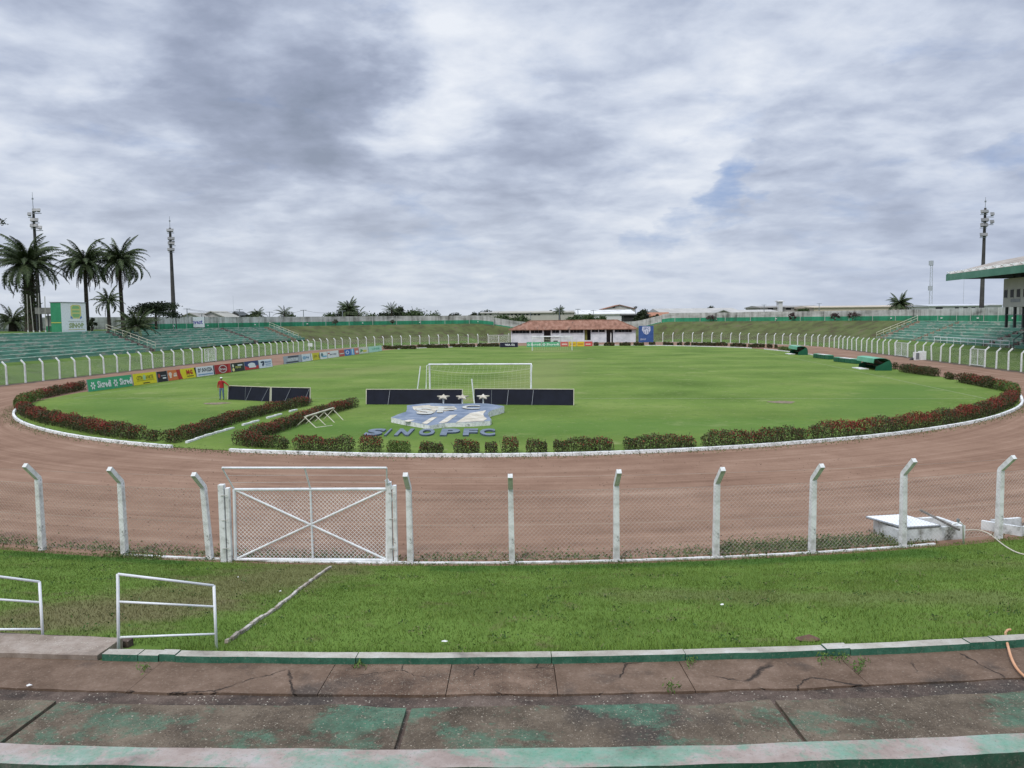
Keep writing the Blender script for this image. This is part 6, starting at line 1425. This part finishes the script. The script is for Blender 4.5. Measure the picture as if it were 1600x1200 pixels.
# ------------------------------------------------------------------ concrete pit with lid, second pit, hoses, litter
def up_z(x, y, z): return P(x, y, z)
stain = mat('mouldy_white', [(.05, .05, .04), (.30, .30, .28), (.58, .60, .60), (.70, .72, .72)], scale=2.6, rough=.9, coord='World', lo=.30, hi=.56)
a, b = P(1403, 849), P(1508, 842); h_ = .34; d = (b-a).normalized(); nn_ = Vector((-d.y, d.x, 0)); w_ = (b-a).length
pit = empty('concrete_pit', (a+b)/2+nn_*.5, rz=math.atan2(d.y, d.x), label='low whitewashed concrete pit with mould stains, beneath the white lid', cat='pit')
m_ = MB()
for (cx, cy, sx, sy) in ((0, -.5+.06, w_, .12), (0, .5-.06, w_, .12), (-w_/2+.06, 0, .12, .76), (w_/2-.06, 0, .12, .76)): m_.box((cx, cy, h_/2-.05), (sx, sy, h_+.1))
m_.build('wall', stain, pit); 
lid = empty('metal_sheet', (a+b)/2+nn_*.5-d*.30+Vector((0, 0, h_+.03)), rz=math.atan2(d.y, d.x)+.0, label='bright white square lid lying tilted on the concrete pit', cat='sheet'); lid.rotation_euler = (.03, .02, math.atan2(d.y, d.x))
m_ = MB(); vs = [(-.86, .50), (.26, .56), (.52, -.50), (-.52, -.52)]; m_.prism([(x, y) for x, y in vs][::-1], 0.02, .055); m_.build('sheet', mat('bright_white', [(.80, .82, .84), (.86, .88, .90)], scale=1, rough=.35), lid)
m_ = MB(); m_.tube([(x, y, .03) for x, y in vs+[vs[0]]], .03, 5); m_.build('rim', grey_metal, lid)
p0, p1 = up_z(1438, 797, .62), up_z(1499, 828, .48); bm_ = empty('leaning_plank', p1, label='dark weathered plank lying across the corner of the concrete pit', cat='plank')
m_ = MB(); m_.tube([p0, p1], .032, 4); m_.build('board', mat('weathered_wood', [(.10, .09, .08), (.22, .20, .18)], scale=4), bm_, p1)
c = up_z(1500, 822, .5); tp_ = empty('standpipe', (c.x, c.y, 0), label='bent white standpipe at the right corner of the concrete pit', cat='pipe')
m_ = MB(); m_.tube([(-.22, 0, .42), (-.18, 0, .56), (0, 0, .60), (.08, 0, .52), (.10, 0, .05)], .022, 7); m_.build('pipe', white, tp_, smooth=True); m_ = MB(); m_.tube([(-.05, 0, .60), (-.05, 0, .68)], .035, 6); m_.build('tap', grey_metal, tp_)
a, b = P(1585, 838), P(1640, 836); pit2 = empty('open_pit', (P(1590, 834).x, P(1590, 834).y, 0), rz=.22, label='open whitewashed concrete pit cut by the right edge of the picture', cat='pit')
m_ = MB()
for (cx, cy, sx, sy, rz_) in ((-.30, .40, .10, .95, .50), (.60, .02, 1.35, .10, .0), (.22, .80, .9, .10, .0)): m_.box((cx, cy-.2, .10), (sx, sy, .28), rz=rz_)
m_.build('wall', stain, pit2); m_ = MB(); m_.box((.5, .35, -.0), (1.3, .9, .05)); m_.build('floor', dark_m, pit2)
def ground_z(x, y): return hgt(*inv((x, y)))
def hose(px_, label, r, mt_, zs=None, walk=False):
    pts = []
    for i, (x, y) in enumerate(px_):
        z = .5
        for _ in range(14):
            q = P(x, y, z); z = ground_z(q.x, q.y) if not walk else (1.62 if inv(q)[1] > 8.85 else ground_z(q.x, q.y)); z += r+(zs[i] if zs else 0)
        pts.append(P(x, y, z))
    # smooth
    out_ = []
    for i in range(len(pts)-1):
        p_1, p0_, p1_, p2_ = pts[max(0, i-1)], pts[i], pts[i+1], pts[min(len(pts)-1, i+2)]
        for k in range(5):
            t = k/5; out_.append(.5*((2*p0_)+(p1_-p_1)*t+(2*p_1-5*p0_+4*p1_-p2_)*t*t+(3*p0_-p_1-3*p1_+p2_)*t**3))
    out_.append(pts[-1]); m_ = MB(); m_.tube(out_, r, 8); return tag(m_.build('garden_hose', mt_, origin=pts[len(pts)//2], smooth=True), label, 'hose')
hose([(1505, 829), (1518, 828), (1532, 829), (1545, 834), (1556, 842), (1570, 853), (1588, 863), (1608, 868)], 'pale hose running from the concrete pit onto the lawn', .017, mat('pale_hose', [(.50, .46, .36), (.62, .58, .48)], scale=3), [.15, .08, .03, 0, 0, 0, 0, 0])
hose([(1580, 984), (1574, 985), (1571, 992), (1575, 1010), (1581, 1030), (1590, 1046), (1602, 1058)], 'orange hose hanging over the kerb onto the walkway', .016, mat('orange_hose', [(.50, .25, .13), (.62, .36, .22)], scale=3), [.06, .05, .03, .04, .02, 0, 0], True)
for x, y, s_, c_, lb in ((1128, 946, .03, white, 'scrap of white paper on the lawn right of centre'), (695, 1004, .04, old_white, 'crumpled pale scrap on the lawn near the kerb'), (438, 925, .018, white, 'tiny white scrap on the lawn right of the stone line'), (372, 903, .018, old_white, 'tiny pale stone on the trodden lawn before the gate'), (46, 1073, .03, white, 'small white scrap at the edge of the brown walkway')):
    z = .5
    for _ in range(14): q = P(x, y, z); z = (ground_z(q.x, q.y)+.03) if y < 1040 else 1.605
    m_ = MB(); k = 9; m_.v = [(s_*(1+.3*random.random())*math.cos(t), s_*.6*math.sin(t), .01+.015*random.random()) for t in [2*math.pi*i/k for i in range(k)]]+[(0, 0, .035)]; m_.f = [(i, (i+1) % k, k) for i in range(k)]+[tuple(range(k-1, -1, -1))]; m_.m = [0]*(k+1)
    o_ = m_.build('paper_scrap', c_); o_.location = (q.x, q.y, z); tag(o_, lb, 'litter')
z = 1.5; q = P(1262, 998, z); m_ = MB(); k = 16; m_.v = [(.16*math.cos(t), .09*math.sin(t), .0) for t in [2*math.pi*i/k for i in range(k)]]+[(.02, 0, .06)]; m_.f = [(i, (i+1) % k, k) for i in range(k)]; m_.m = [0]*k
for _ in range(14): q = P(1262, 998, z); z = ground_z(q.x, q.y)+.02
o_ = m_.build('earth_mound', mat('earth', [(.09, .05, .035), (.15, .09, .06)], scale=8)); o_.location = (q.x, q.y, z); tag(o_, 'small brown earth mound in the lawn near the kerb', 'mound')
# weeds in the walkway joints
Wj = []
for x, y in ((1305, 1028), (1080, 1035), (1340, 1045), (560, 1040), (225, 1045), (1345, 1036), (1050, 1075), (1285, 1030), (1320, 1030)):
    for _ in range(40): q = P(x+random.gauss(0, 6), y+random.gauss(0, 4), 1.62); Wj.append((q.x, q.y, 1.62+random.random()*.05))
tag(cloud_mesh('joint_weeds', leaves(np.array(Wj), .05, .3, upbias=.8), 4, mat('joint_leaf', [(.05, .10, .02), (.12, .20, .04)], scale=3, coord='World', island=.5)), kind='stuff')
# cracks: deep, dark jagged grooves left between broken pieces (thin strips of dirt packed in the joints)
# ------------------------------------------------------------------ the person in red
pf = P(347, 625.3); pz = 0.03; sc = 1.62/1.75
per = empty('person', (pf.x, pf.y, pz), label='person in a red long-sleeved shirt, blue jeans and pale cap holding a dark board', cat='person')
def skin_body():
    V = [(0, 0, .95), (0, 0, 1.15), (0, .0, 1.35), (0, 0, 1.48), (0, -.01, 1.56),              # 0 pelvis..4 neck
         (-.10, 0, .90), (-.13, -.02, .50), (-.14, .02, .09), (-.15, -.12, .04),                 # left leg 5-8
         (.10, 0, .90), (.12, -.03, .50), (.13, .02, .09), (.14, -.12, .04),                     # right leg 9-12
         (-.19, 0, 1.42), (-.27, -.02, 1.16), (-.25, -.08, .92),                                  # left arm 13-15
         (.19, 0, 1.42), (.40, -.04, 1.28), (.60, -.06, 1.10)]                                   # right arm reaching 16-18
    E_ = [(0, 1), (1, 2), (2, 3), (3, 4), (0, 5), (5, 6), (6, 7), (7, 8), (0, 9), (9, 10), (10, 11), (11, 12), (3, 13), (13, 14), (14, 15), (3, 16), (16, 17), (17, 18)]
    R_ = [.15, .145, .17, .11, .06, .10, .075, .05, .045, .10, .075, .05, .045, .075, .055, .042, .075, .055, .042]
    return V, E_, R_
shirt = mat('red_shirt', [(.27, .015, .02), (.38, .03, .03)], scale=5, rough=.85); jeans = mat('blue_jeans', [(.07, .11, .17), (.14, .20, .28)], scale=7, rough=.9); skinm = mat('skin', [(.24, .12, .075), (.30, .16, .10)], scale=5, rough=.6); hairm = mat('dark_hair', [(.012, .010, .009), (.02, .016, .014)], scale=9); shoe = mat('dark_shoe', [(.02, .02, .025)])
V, E_, R_ = skin_body()
me = bpy.data.meshes.new('body'); me.from_pydata([tuple(Vector(v_)*sc) for v_ in V], E_, [])
bo = bpy.data.objects.new('body', me); C.objects.link(bo); bo.parent = per
sk = bo.modifiers.new('skin', 'SKIN'); sl = me.skin_vertices[0].data
for i, r_ in enumerate(R_): sl[i].radius = (r_*sc*(1.25 if i in (0, 1, 2) else 1), r_*sc*(.75 if i in (0, 1, 2) else 1)); sl[i].use_root = (i == 0)
bo.modifiers.new('sub', 'SUBSURF').render_levels = 2; bo.modifiers['sub'].levels = 2
bpy.context.view_layer.update(); me2 = bpy.data.meshes.new_from_object(bo.evaluated_get(bpy.context.evaluated_depsgraph_get())); bo.modifiers.clear(); bo.data = me2
for k in (shirt, jeans, skinm, shoe): me2.materials.append(k)
for p in me2.polygons:
    c = p.center/sc; p.use_smooth = True
    if c.z < .10: p.material_index = 3
    elif c.z < .93 and abs(c.x) < .21: p.material_index = 1
    elif c.z > 1.50 or (c.x < -.2 and c.z < .95) or c.x > .56: p.material_index = 2
    else: p.material_index = 0
def ell(c, r, n=14, m=9): 
    k = MB(); 
    for j in range(m+1):
        ph = math.pi*j/m
        for i in range(n): t = 2*math.pi*i/n; k.v.append(tuple(Vector((c[0]+r[0]*math.sin(ph)*math.cos(t), c[1]+r[1]*math.sin(ph)*math.sin(t), c[2]+r[2]*math.cos(ph)))*sc))
    for j in range(m):
        for i in range(n): k.f.append((j*n+i, j*n+(i+1) % n, (j+1)*n+(i+1) % n, (j+1)*n+i)); k.m.append(0)
    return k
hd = ell((0, -.02, 1.65), (.078, .095, .115)); hd.add([tuple(Vector(v_)*sc) for v_ in ((-.015, -.11, 1.66), (.015, -.11, 1.66), (0, -.135, 1.63), (0, -.11, 1.62))], [(0, 1, 2), (0, 2, 3), (1, 3, 2)])
for s_ in (-1, 1): e_ = ell((s_*.08, -.01, 1.65), (.012, .025, .035), 6, 4); hd.add(e_.v, e_.f)
hd.build('head', skinm, per, smooth=True)
for s_ in (-1, 1): ell((s_*.03, -.108, 1.675), (.012, .008, .008), 6, 4).build('eye', hairm, per)
ell((0, .012, 1.67), (.088, .095, .10)).build('hair', hairm, per, smooth=True)
cp_ = ell((0, -.0, 1.735), (.095, .11, .055)); cp_.box(tuple(Vector((0, -.13, 1.72))*sc), (.13*sc, .10*sc, .012)); cp_.build('cap', white, per)
hn = MB()
for (hx, hy, hz2, dx_) in ((.615, -.065, 1.085, 1), (-.25, -.09, .88, 0)):
    pal = ell((hx+(.03 if dx_ else 0), hy, hz2-(.01 if dx_ else .04)), (.035, .02, .045), 8, 5); hn.add(pal.v, pal.f)
    for k in range(5):
        b_ = Vector((hx+(.05 if dx_ else 0), hy-.02+.012*k, hz2-(.02 if dx_ else .07)))
        f_ = Vector((.03, 0, -.03)) if dx_ else Vector((.0, -.01, -.05)); q_ = b_+f_*(.8+.1*k); hn.tube([b_*sc, q_*sc, (q_+Vector((-.005, .005, -.03)))*sc], [.009*sc, .008*sc, .006*sc], 5)
hn.build('hands', skinm, per)

# damp dark soil along the foot of the side fences
soil = mat('damp_soil', [(.045, .036, .028), (.09, .07, .05), (.13, .10, .07)], scale=1.2, rough=.95, coord='World')
for a_, b_ in ((300, 425), (40, 150)):
    us_ = [lerp(a_, b_, i/160) for i in range(161)]
    vs_ = ring_sheet('soil_verge', us_, [lambda u: -.75-.18*math.sin(u*1.7)-.12*math.sin(u*4.1), -.1, .25], lambda u, o: .012+(.03 if o > .2 else 0), soil); tag(vs_, kind='structure')

# loose stones and clods on the near part of the track
st_ = []
for _ in range(5200):
    u = random.uniform(-13, 24); o = -random.betavariate(1.0, 1.6)*13.6-.25; p = pt(u, o); r_ = random.choice((.010, .012, .015, .02, .03))*random.uniform(.7, 1.2)
    a = random.random()*6.28; c = Vector((p.x, p.y, 0)); t_ = c+Vector((0, 0, r_*.9)); q = [c+Vector((math.cos(a+k*2.094), math.sin(a+k*2.094), 0))*r_ for k in range(3)]
    st_ += [[q[0], q[1], t_], [q[1], q[2], t_], [q[2], q[0], t_]]
tag(cloud_mesh('gravel', np.array([[tuple(v_) for v_ in f_] for f_ in st_]), 3, mat('track_clod', [(.09, .055, .040), (.20, .13, .09), (.34, .25, .19)], scale=6, coord='World', island=.6)), kind='stuff')
# broad-leaved weeds and dry tufts in the near lawn, thicker at the post feet
lw = []; dw = []
for _ in range(300):
    u = random.uniform(-9.5, 18); o = random.uniform(.2, 8.8)
    if o > 8.3 and u < a0+.5: continue
    p = pt(u, o); z = hgt(u, o); s_ = random.uniform(.03, .10)
    for k in range(int(14*s_/.06)): (lw if random.random() < .62 else dw).append((p.x+random.gauss(0, s_), p.y+random.gauss(0, s_), z+.02+random.random()*.035))
for u in nu:
    for k in range(70): p = pt(u+random.gauss(0, .14), random.gauss(.02, .10)); lw.append((p.x, p.y, .02+abs(random.gauss(0, .05))))
for u, n_ in ((gL0, 160), (gR1, 120)):
    for k in range(n_): p = pt(u+random.gauss(0, .25), random.gauss(.05, .12)); dw.append((p.x, p.y, .02+abs(random.gauss(0, .04))))
tag(cloud_mesh('lawn_weeds', leaves(np.array(lw), .045, .55), 4, mat('lawn_weed_leaf', [(.03, .065, .014), (.06, .12, .022)], scale=3, coord='World', island=.5)), kind='stuff')
tag(cloud_mesh('dry_tufts', leaves(np.array(dw), .06, .14, upbias=.5), 4, mat('dry_grass_leaf', [(.14, .12, .06), (.28, .25, .15)], scale=3, coord='World', island=.5)), kind='stuff')
